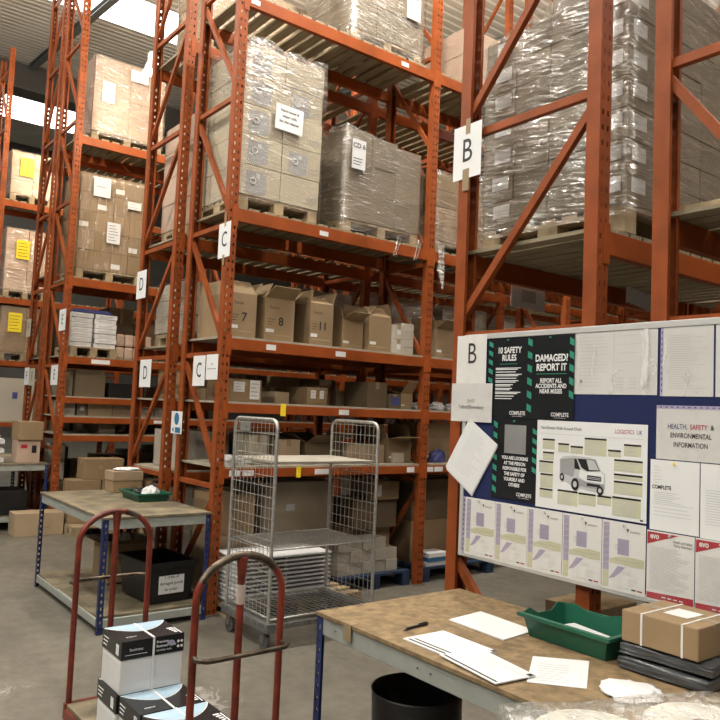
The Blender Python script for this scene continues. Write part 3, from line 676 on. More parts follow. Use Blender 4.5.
for i in range(3): solo('paper_ream', MB().bx(-.21, 0, 0, .29, 0, .045), ('paper2', 'sign_b', 'paper')[i], '%s ream on the blue pallet edge, second C bay' % ('pale', 'blue', 'white')[i], 'paper', (-5.93 + .005 * i, 5.58 + .01 * i, .151 + .046 * i), bevel=.003)
# slatted white stack on the floor behind the cage
for i in range(11):
    solo('white_tray', shared('wt', lambda: MB().bx(-.5, 0, 0, .92, .020, .034).bx(-.48, -.02, .02, .06, 0, .020).bx(-.48, -.02, .86, .90, 0, .020).bx(-.48, -.02, .45, .47, 0, .020).mesh('white_tray', bevel=.001)), 'white',
         'white flat tray in the edge-on stack behind the cage, %s from the bottom' % ordn(i), 'tray', (-5.52, 3.10 + .003 * ((i * 5) % 3), .0 + .036 * i + .12), group='white trays stacked behind the cage')
# under-rack goods seen below the noticeboard
closed_box('brown printed carton on the floor behind the bench, beside the B upright', -2.62, -2.32, 3.35, 3.75, 0, .82, 'card', stickers=(('-y', 0, .8, .16, .09, 'tape', 0),))
closed_box('wide brown printed carton behind the bench and green tray', -2.05, -1.50, 3.2, 3.6, 0, .84, 'card', stickers=(('-y', -.17, .88, .1, .08, 'tape', 0), ('-y', .12, .88, .16, .08, 'tape', 0)))
closed_box('brown carton far back under the B rack', -2.9, -2.3, 6.2, 7.0, 0, .8, 'card_dk')
# D / E lower goods
closed_box('grey carton on the D shelf, seen between the C uprights', -7.7, -7.05, 3.2, 3.75, 1.1205, 1.50, 'card_w', tape=None)
closed_box('brown carton on the D shelf beside the grey one', -7.7, -7.05, 3.85, 4.4, 1.1205, 1.48, 'card')
for i in range(3): closed_box('pale carton on the floor of the D rack, %s from the end frame' % ordn(i), -7.6, -7.02, 3.15 + .48 * i, 3.6 + .48 * i, 0, .52, 'card_w', 'floor cartons of the D rack')
for i in range(3): closed_box('pale carton on the upper row under the D shelf, %s from the end frame' % ordn(i), -7.6, -7.02, 3.15 + .48 * i, 3.6 + .48 * i, .521, .95, ('card_w', 'card_l', 'card_w')[i], 'upper floor cartons of the D rack')
for i in range(4): closed_box('brown carton on the upper D shelf, %s from the end frame' % ordn(i), -7.7, -7.1, 3.2 + .5 * i, 3.62 + .5 * i, 1.8205, 2.12, ('card', 'card_dk', 'card_l', 'card')[i], 'upper shelf cartons of the D rack')
closed_box('dark brown carton on the E shelf under the white packs', -11.3, -10.68, 3.24, 3.66, 1.81, 2.19, 'card_dk', tape=None)
closed_box('pale narrow carton beside the dark one on the E shelf', -11.3, -10.72, 3.08, 3.22, 1.81, 2.14, 'card_g', tape=None)
closed_box('black crate on the E shelf under the white packs', -11.3, -10.7, 3.72, 4.25, 1.81, 2.02, 'black', tape=None, cat='crate', name='plastic_crate')
for i, (y0, y1, m) in enumerate(((3.08, 3.26, 'card_w'), (3.29, 3.42, 'card_g'), (3.44, 3.78, 'card_l'), (3.79, 4.12, 'card_l'), (4.2, 4.40, 'card_w'), (4.42, 4.62, 'card_w'))):
    closed_box('low carton on the narrow E shelf, %s from the end frame' % ordn(i), -11.2, -10.68, y0, y1, 1.54, 1.745, m, 'low cartons on the narrow E shelf', tape=None, stickers=(('+x', 0, .5, .06, .06, 'paper2', 1),) if i in (1, 4, 5) else ())
closed_box('small grey carton on the lowest E shelf', -11.2, -10.7, 3.62, 3.85, 1.29, 1.43, 'card_g', tape=None)
for i in range(5): closed_box('dark goods carton under the E shelves, %s from the end frame' % ordn(i), -11.3, -10.7, 3.1 + .42 * i, 3.48 + .42 * i, 0, .6 + .08 * (i % 3), ('card_dk', 'card_w', 'card_dk', 'card', 'card_dk')[i], 'goods under the E shelves')
for lv, (z0, hh) in enumerate(((.0, 1.05), (1.291, .80), (2.373, .85))):
    for i in range(5): closed_box('brown carton in the F rack, %s level, %s from the end frame' % (('floor', 'middle', 'upper')[lv], ordn(i)), -12.25, -11.65, 3.1 + .44 * i, 3.50 + .44 * i, z0, z0 + hh - .07 * ((i * 3 + lv) % 4), ('card_dk', 'card', 'card_dk', 'card_g')[(i + lv) % 4], 'cartons in the F rack')
# cartons on a pallet in front of the E rack
solo('pallet', pallet_mb(.62, 1.0, .13), 'pal', 'timber pallet on the floor in front of the E rack', 'pallet', (-10.52 + .03, 3.08, 0))
closed_box('long brown carton on the floor pallet, nearest the E upright', -10.45, -10.13, 3.10, 3.50, .131, .70, 'card', tape='y')
closed_box('brown carton on the floor pallet, farther from the E upright', -10.45, -10.13, 3.52, 4.05, .131, .70, 'card', tape='y')
closed_box('brown carton topmost on the floor pallet, behind the tall bench box', -10.45, -10.14, 3.27, 3.80, .701, .98, 'card', tape='y', stickers=(('+x', -.05, .6, .05, .05, 'tape', 0),))
closed_box('long open-topped brown carton on the floor beside the far bench', -10.50, -10.18, 2.46, 3.06, 0, .29, 'card_l', tape=None, stickers=(('+x', .05, .35, .16, .02, 'tape', 0),))
# ------------------------------------------------------------------ benches
def leg_mb(sx, sy, h):
    """perforated angle leg, corner at origin, flanges towards +sx and +sy"""
    mb = MB(); t = .003; w = .042
    for ax in (0, 1):
        for a, b in ((0, .014), (.028, w)):
            if ax == 0: mb.bx(min(0, sx * 1) * 0 + min(sx * a, sx * b), max(sx * a, sx * b), min(0, sy * t), max(0, sy * t), 0, h)
            else: mb.bx(min(0, sx * t), max(0, sx * t), min(sy * a, sy * b), max(sy * a, sy * b), 0, h)
        z = 0
        while z < h:
            z1 = min(h, z + .030)
            if ax == 0: mb.bx(min(sx * .014, sx * .028), max(sx * .014, sx * .028), min(0, sy * t), max(0, sy * t), z, z1)
            else: mb.bx(min(0, sx * t), max(0, sx * t), min(sy * .014, sy * .028), max(sy * .014, sy * .028), z, z1)
            z += .052
    return mb
def bench(label, x0, x1, y0, y1, top='chip', shelf=None, h=.885, bow=0.0):
    B = thing('work_bench', label, 'bench', (x0, y0, 0), 0, 'blue-legged work benches'); w, d = x1 - x0, y1 - y0
    mb = MB(); mb.bx(-.004, w + .004, -.004, d + .004, h - .018, h); part('worktop', mb, top, B, bevel=.002)
    for a, sx in ((0, 1), (w, -1)):
        for b, sy in ((0, 1), (d, -1)): part('leg', leg_mb(sx, sy, h - .02), 'bluep', B, (a, b, 0))
    for z, nm in [(h - .02, 'top_rail')] + ([(shelf, 'shelf_rail')] if shelf else []):
        hh = .075 if nm == 'top_rail' else .06
        for b, s_ in ((.004, 1), (d - .004, -1)):
            mb = MB(); mb.bx(.006, w - .006, min(b, b + s_ * .03), max(b, b + s_ * .03), z - hh, z); part(nm, mb, 'railw', B, bevel=.003)
        for a, s_ in ((.004, 1), (w - .004, -1)):
            mb = MB(); mb.bx(min(a, a + s_ * .03), max(a, a + s_ * .03), .036, d - .036, z - hh, z); part(nm, mb, 'railw', B, bevel=.003)
    if shelf:
        mb = MB(); n = 12
        for i in range(n):
            a, b = .04 + (w - .08) * i / n, .04 + (w - .08) * (i + 1) / n
            za, zb = (shelf - bow * math.sin(math.pi * (q - .04) / (w - .08)) for q in (a, b))
            mb.hexa([(a, .02, za), (b, .02, zb), (b, d - .02, zb), (a, d - .02, za), (a, .02, za + .018), (b, .02, zb + .018), (b, d - .02, zb + .018), (a, d - .02, za + .018)])
        part('lower_shelf', mb, 'chip_d', B, fix=False)
    mb = MB()
    for a in (.14, w * .37, w * .41, w - .3): mb.cyl((a, .003, h - .055), (a, -.003, h - .055), .0035, 8)
    part('bolt', mb, 'dull', B)
    return B
bench('worn chipboard work bench with papers, under the noticeboard', -2.81, -1.0, 1.985, 2.885, 'chip')
mb = MB(); mb.frame(V3((-2.60, 1.978, .86)), X, Z, -Yv, 0, .05, -.045, .028, .0015); mb.bx(-2.60, -2.55, 1.978, 2.02, .8855, .8865)
solo('tape_strip', mb, 'tape', 'strip of brown tape stuck over the near bench edge', 'tape')
bench('two-tier work bench with a black crate below, in front of the C and D frames', -7.52, -5.76, 2.03, 2.93, 'chip_d', .11, bow=.02)
bench('far work bench holding a lidded box, by the E frame', -12.45, -10.64, 2.06, 2.948, 'chip_d', .18)
# ------------------------------------------------------------------ things on the far benches
closed_box('lidded brown box with white bag on top, standing on the two-tier bench', -7.47, -7.24, 2.62, 3.03 - .12, .886, 1.085, 'card', tape=None, lid=(.085, 'card_l'), stickers=(('+x', .03, .42, .05, .05, 'tape', 0),))
sack('crumpled white bag lying on the lidded box of the two-tier bench', -7.35, 2.79, 1.092, .09, .13, .03, 'paper', 14)
def tray(label, x, y, z, L, W, H, rz, wavy=False):
    T = thing('green_tray', label, 'tray', (x, y, z), rz, 'green plastic trays'); t = .005; a, b = L / 2, W / 2; e = .022
    def wall(p, q, p2, q2, h0, prof=None):
        return
    mb = MB()
    B_ = [(-a + e, -b + e), (a - e, -b + e), (a - e, b - e), (-a + e, b - e)]; T_ = [(-a, -b), (a, -b), (a, b), (-a, b)]
    mb.bx(-a + e, a - e, -b + e, b - e, 0, t)
    for i in range(4):
        j = (i + 1) % 4; p0, p1, q0, q1 = V3((*B_[i], 0)), V3((*B_[j], 0)), V3((*T_[i], H)), V3((*T_[j], H))
        n_ = V3((p0.x + p1.x, p0.y + p1.y, 0)).normalized() * -t
        hs = [1, 1, 1, 1, 1, 1, 1] if not (wavy and i == 2) else [1, 1.12, 1.12, .9, .9, 1.12, 1.05]
        if wavy and i == 3: hs = [1.05, 1.14, .86, .86, .86, 1.14, 1.0]
        k = len(hs) - 1
        for s_ in range(k):
            f0, f1 = s_ / k, (s_ + 1) / k
            A, Bv = p0.lerp(p1, f0), p0.lerp(p1, f1)
            Cc, D = A + (q0.lerp(q1, f0) - A) * hs[s_], Bv + (q0.lerp(q1, f1) - Bv) * hs[s_ + 1]
            mb.hexa([A, Bv, Bv + n_, A + n_, Cc, D, D + n_, Cc + n_])
    part('tub', mb, 'green', T)
    mb = MB(); r = .016
    mb.bx(-a - r, a + r, -b - r, -b + .002, H - .016, H); 
    if not wavy: mb.bx(-a - r, a + r, b - .002, b + r, H - .016, H); mb.bx(-a - r, -a + .002, -b, b, H - .016, H)
    else: mb.bx(-a - r, a + r, b - .002, b + r, H - .016, H - .004)
    mb.bx(a - .002, a + r, -b, b, H - .016, H); part('rim', mb, 'green', T, bevel=.003)
    return T
tray('shallow green tray holding black and white scraps, on the two-tier bench', -6.72, 2.735, .886, .44, .30, .075, 0)
sack('black rag in the green tray on the two-tier bench', -6.82, 2.73, .893, .06, .09, .09, 'black', 15, 'rag', 'rag')
sack('white paper scrap in the green tray on the two-tier bench', -6.62, 2.74, .893, .075, .08, .12, 'paper', 17, 'paper', 'paper_scrap')
CR = thing('plastic_crate', 'black plastic crate with a white note, on the lower bench shelf', 'crate', (-6.22, 2.68, .128), .0)
mb = MB(); a, b, H, t, e = .29, .21, .335, .006, .03
mb.bx(-a + e, a - e, -b + e, b - e, 0, t)
Q0 = [(-a + e, -b + e), (a - e, -b + e), (a - e, b - e), (-a + e, b - e)]; Q1 = [(-a, -b), (a, -b), (a, b), (-a, b)]
for i in range(4):
    j = (i + 1) % 4; n_ = V3((Q1[i][0] + Q1[j][0], Q1[i][1] + Q1[j][1], 0)).normalized() * -t
    p = [V3((*Q0[i], 0)), V3((*Q0[j], 0))]; q = [V3((*Q1[j], H)), V3((*Q1[i], H))]
    mb.hexa([p[0], p[1], p[1] + n_, p[0] + n_, q[1], q[0], q[0] + n_, q[1] + n_])
part('tub', mb, 'black', CR); 
mb = MB(); mb.bx(-a - .015, a + .015, -b - .015, -b, H - .045, H); mb.bx(-a - .015, a + .015, b, b + .015, H - .045, H); mb.bx(a, a + .015, -b, b, H - .045, H); mb.bx(-a - .015, -a, -b, b, H - .045, H)
part('rim', mb, 'black', CR, bevel=.004)
CR.rotation_euler.z = math.radians(4)
mb = MB(); o = V3((a - .012, -.005, .16)); mb.frame(o, Yv, Z, X, -.115, .115, -.085, .085, .002); lb = part('note', mb, 'paper', CR)
mb = MB()
for i, tx in enumerate(('1 crate of', 'damaged goods', 'to order')): mb.text(tx, o + V3((.0022, 0, .05 - .05 * i)), Yv, Z, X, .034, bold=.01)
part('note_print', mb, 'blackp', lb, fix=False)
open_box('open brown carton holding a white bag, on the lower bench shelf', -7.20, -6.80, 2.46, 2.83, .128, .50, 'card', (100, 100, 95, 100), None, bands=False, fl=.09)
sack('white paper bag standing in the open carton under the bench', -6.98, 2.66, .14, .08, .09, .42, 'paper2', 19)
BT = thing('plastic_bottle', 'clear plastic bottle on the lower bench shelf by the front leg', 'bottle', (-6.05, 2.17, .125))
part('bottle', MB().lathe((0, 0, 0), [(0, 0), (.036, 0), (.038, .02), (.036, .09), (.038, .16), (.022, .21), (.012, .225), (.012, .24), (0, .24)], 16), 'pocket', BT); part('cap', MB().cyl((0, 0, .225), (0, 0, .25), .015, 12), 'white', BT)
# far bench
closed_box('pale pink printed box with a brown lid box above, on the far bench', -11.04, -10.75, 2.56, 2.855, .886, 1.19, 'card_p', tape=None, stickers=(('+x', -.06, .72, .08, .05, 'redp', 0), ('+x', .07, .6, .06, .10, 'blackp', 0)))
closed_box('plain brown carton on top of the pink printed box', -11.08, -10.72, 2.555, 2.875, 1.191, 1.44, 'card', tape=None)
for i in range(3):
    T = solo('paper_tray', MB().bx(-.30, 0, 0, .25, 0, .012).bx(-.30, -.292, 0, .25, .012, .11).bx(-.29, 0, 0, .008, .012, .10), 'cream', 'cream letter tray on the far bench, %s from the bottom' % ordn(i), 'tray', (-10.76, 2.16, .886 + .122 * i), group='letter trays on the far bench')
    solo('paper_stack', MB().bx(-.27, .02, .02, .24, 0, .05).bx(-.25, .03, .03, .22, .05, .062), 'paper', 'white paper in the %s letter tray on the far bench' % ('lowest', 'middle', 'top')[i], 'paper', (-10.76, 2.16, .899 + .122 * i), group='papers in the letter trays')
for i in range(2): closed_box('white printed carton beside the E upright, %s of its pair' % ('lower', 'upper')[i], -11.39, -11.2, 3.08, 3.32, .605 + .26 * i, .86 + .26 * i, 'card_w', 'white cartons by the E upright', tape=None, stickers=(('+x', 0, .5, .12, .07, 'blackp', 0),))
closed_box('black storage box on the lower shelf of the far bench', -11.25, -10.70, 2.15, 2.72, .199, .52, 'black', tape=None, cat='crate', name='plastic_crate')
closed_box('grey wrapped carton on the far rack floor, left picture edge', -15.85, -15.15, 3.2, 4.2, 1.29, 2.1, 'card_w', tape=None, stickers=(('+x', -.2, .6, .09, .12, 'bluep2', 0), ('+x', .2, .4, .09, .12, 'bluep2', 0)))
# ------------------------------------------------------------------ wire roll cage
CG = thing('roll_cage', 'silver wire roll cage with two mesh shelves on castors', 'cage', (-5.45, 2.95, 0))
cw, cl, cb, ct = .65, .97, .215, 1.69
for yy in (0, cl):
    mb = MB(); r = .014; pts = [(0, yy, .17)]
    pts += [(0, yy, ct - .07)] + [(.07 - .07 * math.cos(t), yy, ct - .07 + .07 * math.sin(t)) for t in (.4, .8, 1.2, math.pi / 2)]
    pts += [(cw - .07 + .07 * math.sin(t), yy, ct - .07 + .07 * math.cos(t)) for t in (0, .4, .8, 1.2)] + [(cw, yy, ct - .07), (cw, yy, .17)]
    mb.tube(pts, r, 8); sp = part('side_panel', mb, 'wire', CG)
    mb = MB(); n = 11
    for i in range(1, n): mb.tube([(cw * i / n, yy, cb + .02), (cw * i / n, yy, ct - .005)], .0028, 5)
    k = 19
    for i in range(k): z = cb + .03 + (ct - cb - .06) * i / (k - 1); mb.tube([(0, yy, z), (cw, yy, z)], .003, 5)
    part('wire_mesh', mb, 'wire', sp, fix=False)
    if yy == 0:
        mb = MB(); mb.bx(.10, .26, yy - .012, yy - .004, ct - .10, ct - .03); part('number_plate', mb, 'galv', sp)
def wire_shelf(z, dense, nm, m='wire'):
    mb = MB(); r = .008
    mb.tube([(0, .02, z), (cw, .02, z), (cw, cl - .02, z), (0, cl - .02, z)], r, 6, closed=True); s_ = part(nm, mb, m, CG)
    mb = MB(); nx, ny = (22, 32) if dense else (12, 17)
    for i in range(1, nx): mb.bar((cw * i / nx, .02, z), (cw * i / nx, cl - .02, z), .006 if dense else .004, .003)
    for j in range(1, ny): y = .02 + (cl - .04) * j / ny; mb.bar((0, y, z + .002), (cw, y, z + .002), .006 if dense else .004, .003)
    part('shelf_mesh', mb, m, s_, fix=False)
wire_shelf(.225, False, 'base_shelf'); wire_shelf(.73, True, 'middle_shelf')
mb = MB(); mb.bx(.008, cw - .004, .02, cl - .02, 1.365, 1.380); part('top_shelf', mb, 'top_shelf', CG)
mb = MB()
for y0 in (-.03, cl - .05): mb.bx(-.03, cw + .03, y0, y0 + .08, .135, .20)
mb.bx(-.02, .02, .05, cl - .05, .15, .19); mb.bx(cw - .02, cw + .02, .05, cl - .05, .15, .19)
part('base_frame', mb, 'dull', CG, bevel=.004)
for x in (.06, cw - .06):
    for y in (.01, cl - .01):
        mb = MB(); mb.bx(x - .03, x + .03, y - .025, y + .025, .125, .135); mb.bx(x - .02, x + .03, y - .024, y - .019, .05, .125); mb.bx(x - .02, x + .03, y + .019, y + .024, .05, .125)
        c_ = part('castor_fork', mb, 'dull', CG)
        mb = MB(); mb.cyl((x + .01, y - .016, .06), (x + .01, y + .016, .06), .06, 20); w_ = part('wheel', mb, 'rubber', c_)
        mb = MB(); mb.cyl((x + .01, y - .018, .06), (x + .01, y + .018, .06), .022, 12); mb.cyl((x + .01, y - .026, .06), (x + .01, y + .026, .06), .008, 8); part('hub', mb, 'dull', c_)
# ------------------------------------------------------------------ platform trolley and paper boxes
TR = thing('platform_trolley', 'red two-handled platform trolley loaded with printer paper boxes', 'trolley', (-4.22, 1.34, 0), math.radians(1.2))
TL, TW = 1.42, .43
mb = MB(); mb.bx(.02, TL - .02, .0, TW, .128, .15); part('deck_board', mb, 'chip_d', TR, bevel=.002)
mb = MB(); mb.bx(0, .03, -.01, TW + .01, .07, .152); mb.bx(TL - .03, TL, -.01, TW + .01, .07, .152); mb.bx(.03, TL - .03, -.012, .02, .07, .127); mb.bx(.03, TL - .03, TW - .02, TW + .012, .07, .127)
part('chassis', mb, 'red', TR, bevel=.003)
for ex, sg in ((.01, -1), (TL - .01, 1)):
    y0, y1 = .015, .425; ym = (y0 + y1) / 2; r_ = .016; zt = 1.165; ry = (y1 - y0) / 2
    pts = [(ex, y0, .10), (ex, y0, .55), (ex, y0, zt - .17)] + [(ex, ym - ry * math.cos(t), zt - .17 + .17 * math.sin(t)) for t in [math.pi * q / 14 for q in range(1, 14)]] + [(ex, y1, zt - .17), (ex, y1, .55), (ex, y1, .10)]
    mb = MB(); mb.tube(pts, r_, 10); h = part('handle', mb, 'red', TR)
    mb = MB(); mb.tube([(ex, ym, .12), (ex, ym, zt - .012)], .0165, 10); mb.cyl((ex, ym, zt - .10), (ex, ym, zt - .005), .017, 10, .026); part('middle_post', mb, 'red', h)
    zb = .78; mb = MB(); d = .085 * sg
    mb.tube([(ex, y0, zb), (ex + d * .6, y0 - .01, zb), (ex + d * .93, y0 + .02, zb), (ex + d, y0 + .06, zb), (ex + d, y1 - .06, zb), (ex + d * .93, y1 - .02, zb), (ex + d * .6, y1 + .01, zb), (ex, y1, zb)], .011, 8)
    part('push_bar', mb, 'wornsteel', h)
    mb = MB(); mb.tube(pts[4:14], r_ + .0012, 10) if sg > 0 else mb.tube(pts[10:13], r_ + .0012, 10); part('worn_grip', mb, 'wornsteel', h)
    if sg > 0:
        mb = MB(); mb.cyl((ex, ym, zt - .20), (ex, ym, zt - .12), .0182, 10); part('scraped_patch', mb, 'scrape', h)
for x in (.14, TL - .14):
    for y in (.06, TW - .06):
        mb = MB(); mb.cyl((x, y - .016, .035), (x, y + .016, .035), .035, 16); w_ = part('wheel', mb, 'rubber', TR)
        mb = MB(); mb.bx(x - .02, x + .02, y - .024, y - .018, .03, .075); mb.bx(x - .02, x + .02, y + .018, y + .024, .03, .075); part('wheel_fork', mb, 'dull', w_)
def paper_box(label, x0, y0, z0):
    dx, dy, dz = .262, .318, .248
    B = thing('paper_box', label, 'box', (x0 + dx / 2, y0 + dy / 2, z0), 0, 'printer paper boxes on the trolley'); a, b = dx / 2, dy / 2; lh = .088
    mb = MB(); mb.bx(-a + .004, a - .004, -b + .004, b - .004, 0, dz - .01); part('base', mb, 'white', B, bevel=.003)
    mb = MB(); mb.bx(-a, a, -b, b, dz - lh, dz); L = part('lid', mb, 'dposter', B, bevel=.003)
    mb = MB(); n = 14; pts = [(-a + .004, b - .004)] + [(-a + .004, -b + .004)]
    pts = [(-b + .004 + (2 * b - .008) * i / n, -a + .004 + .125 * max(0, math.sin(math.pi * (i / n))) ** .8) for i in range(n + 1)]
    poly = [(y, -x) for y, x in pts]     # (along y, -x) with right = y, up = -x
    o = V3((0, 0, dz + .0003)); mb.poly(o, Yv, -X, Z, [(p[0], p[1]) for p in poly], .0006) ; part('sky_print', mb, 'skyblue', L, fix=True)
    mb = MB()
    for i in range(n):
        p, q = V3((-poly[i][1] + .006, poly[i][0], dz + .0008)), V3((-poly[i + 1][1] + .006, poly[i + 1][0], dz + .0008)); mb.bar(p, q, .005, .0006)
    for i in range(4): mb.bx(.02 + .022 * i, .032 + .022 * i, b - .05 + .004 * i, b - .02, dz, dz + .0008)
    mb.bx(.02, a - .01, b - .014, b - .008, dz, dz + .0008)
    mb.text('paper', V3((.07, -b + .07, dz + .0005)), Yv, -X, Z, .024)
    F = lambda y, z: V3((a + .0004, y, dz - lh + z))
    mb.text('Premium', F(.015, .062), Yv, Z, X, .017, 'LEFT', bold=.02); mb.text('Business Paper', F(.015, .042), Yv, Z, X, .017, 'LEFT', bold=.02); mb.text('Carefully made', F(.015, .022), Yv, Z, X, .013, 'LEFT')
    mb.text('colortrac', F(-.085, .045), Yv, Z, X, .02, 'CENTER') if False else mb.text('business', F(-.085, .045), Yv, Z, X, .02, 'CENTER')
    mb.frame(F(-.085, .022), Yv, Z, X, -.055, .055, -.001, .001, .0005)
    for i in range(2):
        for j in range(2): mb.poly(F(.128 + .018 * i, .028 + .024 * j), Yv, Z, X, [(.007 * math.cos(t), .007 * math.sin(t)) for t in [math.pi * q / 4 for q in range(8)]], .0006)
    G = lambda x, z: V3((x, -b - .0004, dz - lh + z))
    mb.frame(G(a - .05, .04), X, Z, -Yv, -.018, .018, -.025, .025, .0006)
    for i in range(3): mb.frame(G(-a + .06, .06 - .018 * i), X, Z, -Yv, -.04, .03 - .01 * i, -.003, .003, .0006)
    part('lid_lettering', mb, 'paper', L, fix=False)
    mb = MB(); mb.poly(F(.090, .05), Yv, Z, X, [(.020 * math.cos(t), .013 * math.sin(t)) for t in [math.pi * q / 8 for q in range(16)]], .0009); part('lid_badge', mb, 'lilac', L)
    mb = MB(); mb.bx(-a - .002, a + .002, -.004, .006, dz, dz + .0025); mb.bx(a, a + .0025, -.004, .006, 0, dz + .0025); mb.bx(-a - .0025, -a, -.004, .006, 0, dz + .0025); part('strap', mb, 'strap', B)
    mb = MB(); mb.bx(-a + .02, a - .005, -b + .002, -b + .0046, .01, dz - lh - .015); part('side_flap', mb, 'white', B)
    return B
paper_box('black and white printer paper box topmost on the trolley stack', -3.785, 1.365, .4025)
paper_box('printer paper box directly under the topmost one on the trolley', -3.80, 1.36, .1525)
paper_box('printer paper box in front of the trolley stack, next to it', -3.53, 1.37, .1525)
paper_box('printer paper box nearest the worn trolley handle', -3.26, 1.375, .1525)
# ------------------------------------------------------------------ noticeboard
BX0, BX1, BZ0, BZ1 = -2.875, -1.07, 1.045, 2.226; FY = 2.937
NB = thing('notice_board', 'blue felt noticeboard with aluminium frame fixed to the rack ends', 'noticeboard', (0, 0, 0))
mb = MB(); mb.bx(BX0 + .01, BX1 - .01, FY, FY + .022, BZ0 + .01, BZ1 - .01); part('felt_panel', mb, 'felt', NB)
for a in ((BX0, BX1, BZ0, BZ0 + .028), (BX0, BX1, BZ1 - .028, BZ1), (BX0, BX0 + .024, BZ0 + .028, BZ1 - .028), (BX1 - .024, BX1, BZ0 + .028, BZ1 - .028)):
    mb = MB(); mb.bx(a[0], a[1], FY - .006, FY + .024, a[2], a[3]); part('frame_bar', mb, 'alu', NB, bevel=.002)
PO = lambda x, z, y=FY: V3((x, y, z))
class Sheet:
    """a paper on the board: u to the right, v down, both 0..1"""
    def __init__(s, name, label, cat, x0, x1, z0, z1, m='paper', group=None, lift=.0006, rot=0.0, thick=.0012):
        s.lift = lift
        s.x0, s.x1, s.z0, s.z1 = x0, x1, z0, z1; s.w, s.h = x1 - x0, z1 - z0
        s.T = thing(name, label, cat, ((x0 + x1) / 2, FY - lift, (z0 + z1) / 2), 0, group); s.T.rotation_euler = (0, -rot, 0)
        s.t = thick
        mb = MB(); mb.bx(-s.w / 2, s.w / 2, -thick, 0, -s.h / 2, s.h / 2); s.sheet = part('sheet', mb, m, s.T); s.layers = {}
    def L(s, m, dz=0):
        k = (m, dz)
        if k not in s.layers: s.layers[k] = MB()
        return s.layers[k], V3((-s.w / 2, -s.t - .0004 - dz * .0005, s.h / 2))
    def rect(s, m, u0, v0, u1, v1, dz=0):
        mb, o = s.L(m, dz); mb.frame(o, X, Z, -Yv, u0 * s.w, u1 * s.w, -v1 * s.h, -v0 * s.h, .0003)
    def poly(s, m, pts, dz=0):
        mb, o = s.L(m, dz); mb.poly(o, X, Z, -Yv, [(u * s.w, -v * s.h) for u, v in pts], .0003)
    def ell(s, m, u, v, a, b, dz=0): s.poly(m, [(u + a * math.cos(t), v + b * math.sin(t)) for t in [math.pi * q / 10 for q in range(20)]][::-1], dz)
    def text(s, m, body, u, v, size, align='CENTER', bold=0.0, dz=0, sx=.8):
        mb, o = s.L(m, dz); mb.text(body, o + X * (u * s.w) - Z * (v * s.h), X, Z, -Yv, size, align, .0005, bold, sx)
    def lines(s, m, u0, u1, v0, v1, n, th=.006, seed=1, minw=.5, dz=0):
        rr = random.Random(seed)
        for i in range(n):
            v = v0 + (v1 - v0) * i / max(1, n - 1); s.rect(m, u0, v, u0 + (u1 - u0) * rr.uniform(minw, 1), v + th, dz)
    def done(s, names=None):
        NM = {'blackp': 'black_print', 'paper': 'white_print', 'grey_print': 'grey_print', 'lgrey_print': 'text_lines', 'greenp': 'green_print', 'redp': 'red_print', 'bluep2': 'blue_print', 'lilac': 'lilac_print', 'olive': 'olive_print', 'silver': 'mirror_panel', 'sign_b': 'blue_print'}
        for (m, dz), mb in s.layers.items(): part((names or {}).get(m, NM.get(m, m)), mb, m, s.sheet, fix=False)
        return s
def hazard(s, u0, u1, n, v0=.02, v1=.97, skew=.03):
    st = (v1 - v0) / n
    for i in range(n):
        v = v0 + i * st; s.poly('greenp', [(u0, v), (u0, v + st * .5), (u1, v + st * .5 + skew), (u1, v + skew)])
    s.rect
def pins(s, m='yellow'):
    mb = MB(); mb.cyl((0, .0013 if s.lift > .005 else 0, s.h / 2 - .012), (0, -.010, s.h / 2 - .012), .005, 10); part('push_pin', mb, m, s.T)
def pocket(s, amp=.006):
    bm = bmesh.new(); n = 14; g = [[bm.verts.new((-s.w / 2 + s.w * i / n, -.004 - amp * abs(noise.noise(V3((i * .35 + s.x0 * 9, j * .12, s.z0)))), -s.h / 2 + s.h * j / n)) for j in range(n + 1)] for i in range(n + 1)]
    for i in range(n):
        for j in range(n): bm.faces.new((g[i][j], g[i + 1][j], g[i + 1][j + 1], g[i][j + 1]))
    me = bpy.data.meshes.new('plastic_pocket'); bm.to_mesh(me); bm.free()
    for p in me.polygons: p.use_smooth = True
    part('plastic_pocket', me, 'pocket' if amp > .007 else 'sleeve', s.T, fix=False)
s = Sheet('letter_sign', 'white sheet with a tall B at the corner of the noticeboard', 'sign', -2.928, -2.712, 1.962, 2.222, 'paper', 'letter signs', lift=.0075)
s.text('blackp', 'B', .52, .40, .16, sx=.8); s.done(); pocket(s)
s = Sheet('address_card', 'white card reading BH07 Telford/Shrewsbury, under the B sheet', 'notice', -2.958, -2.662, 1.757, 1.962, 'paper2', lift=.0086)
s.text('grey_print', 'BH07', .5, .46, .030); s.text('blackp', 'Telford/Shrewsbury', .5, .62, .028); s.done(); pocket(s)
s = Sheet('notice_sheet', 'white sheet hanging tilted over the noticeboard edge', 'notice', -2.92, -2.68, 1.415, 1.735, 'paper', lift=.010, rot=-.56)
s.lines('lgrey_print', .2, .85, .12, .85, 16, .006, 3); s.done()
mb = MB(); mb.bx(-.11, .125, .002, .004, -.17, .15); part('back_sheet', mb, 'paper2', s.T)
s = Sheet('safety_poster', 'dark poster reading 10 SAFETY RULES', 'poster', -2.704, -2.426, 1.785, 2.197, 'dposter', 'dark safety posters', lift=.001)
hazard(s, .02, .12, 5, .03, .6)
s.text('paper', '10 SAFETY', .52, .16, .043, bold=.03); s.text('paper', 'RULES', .52, .255, .043, bold=.03); s.rect('greenp', .30, .325, .72, .331)
v = .375
for n, wd in ((2, .6), (1, .48), (2, .62), (1, .5), (2, .55), (2, .42), (2, .40), (2, .60), (1, .45), (1, .40)):
    for i in range(n): s.rect('paper', .20, v, .20 + wd * (1 - .12 * i), v + .010); v += .0165
    v += .0145
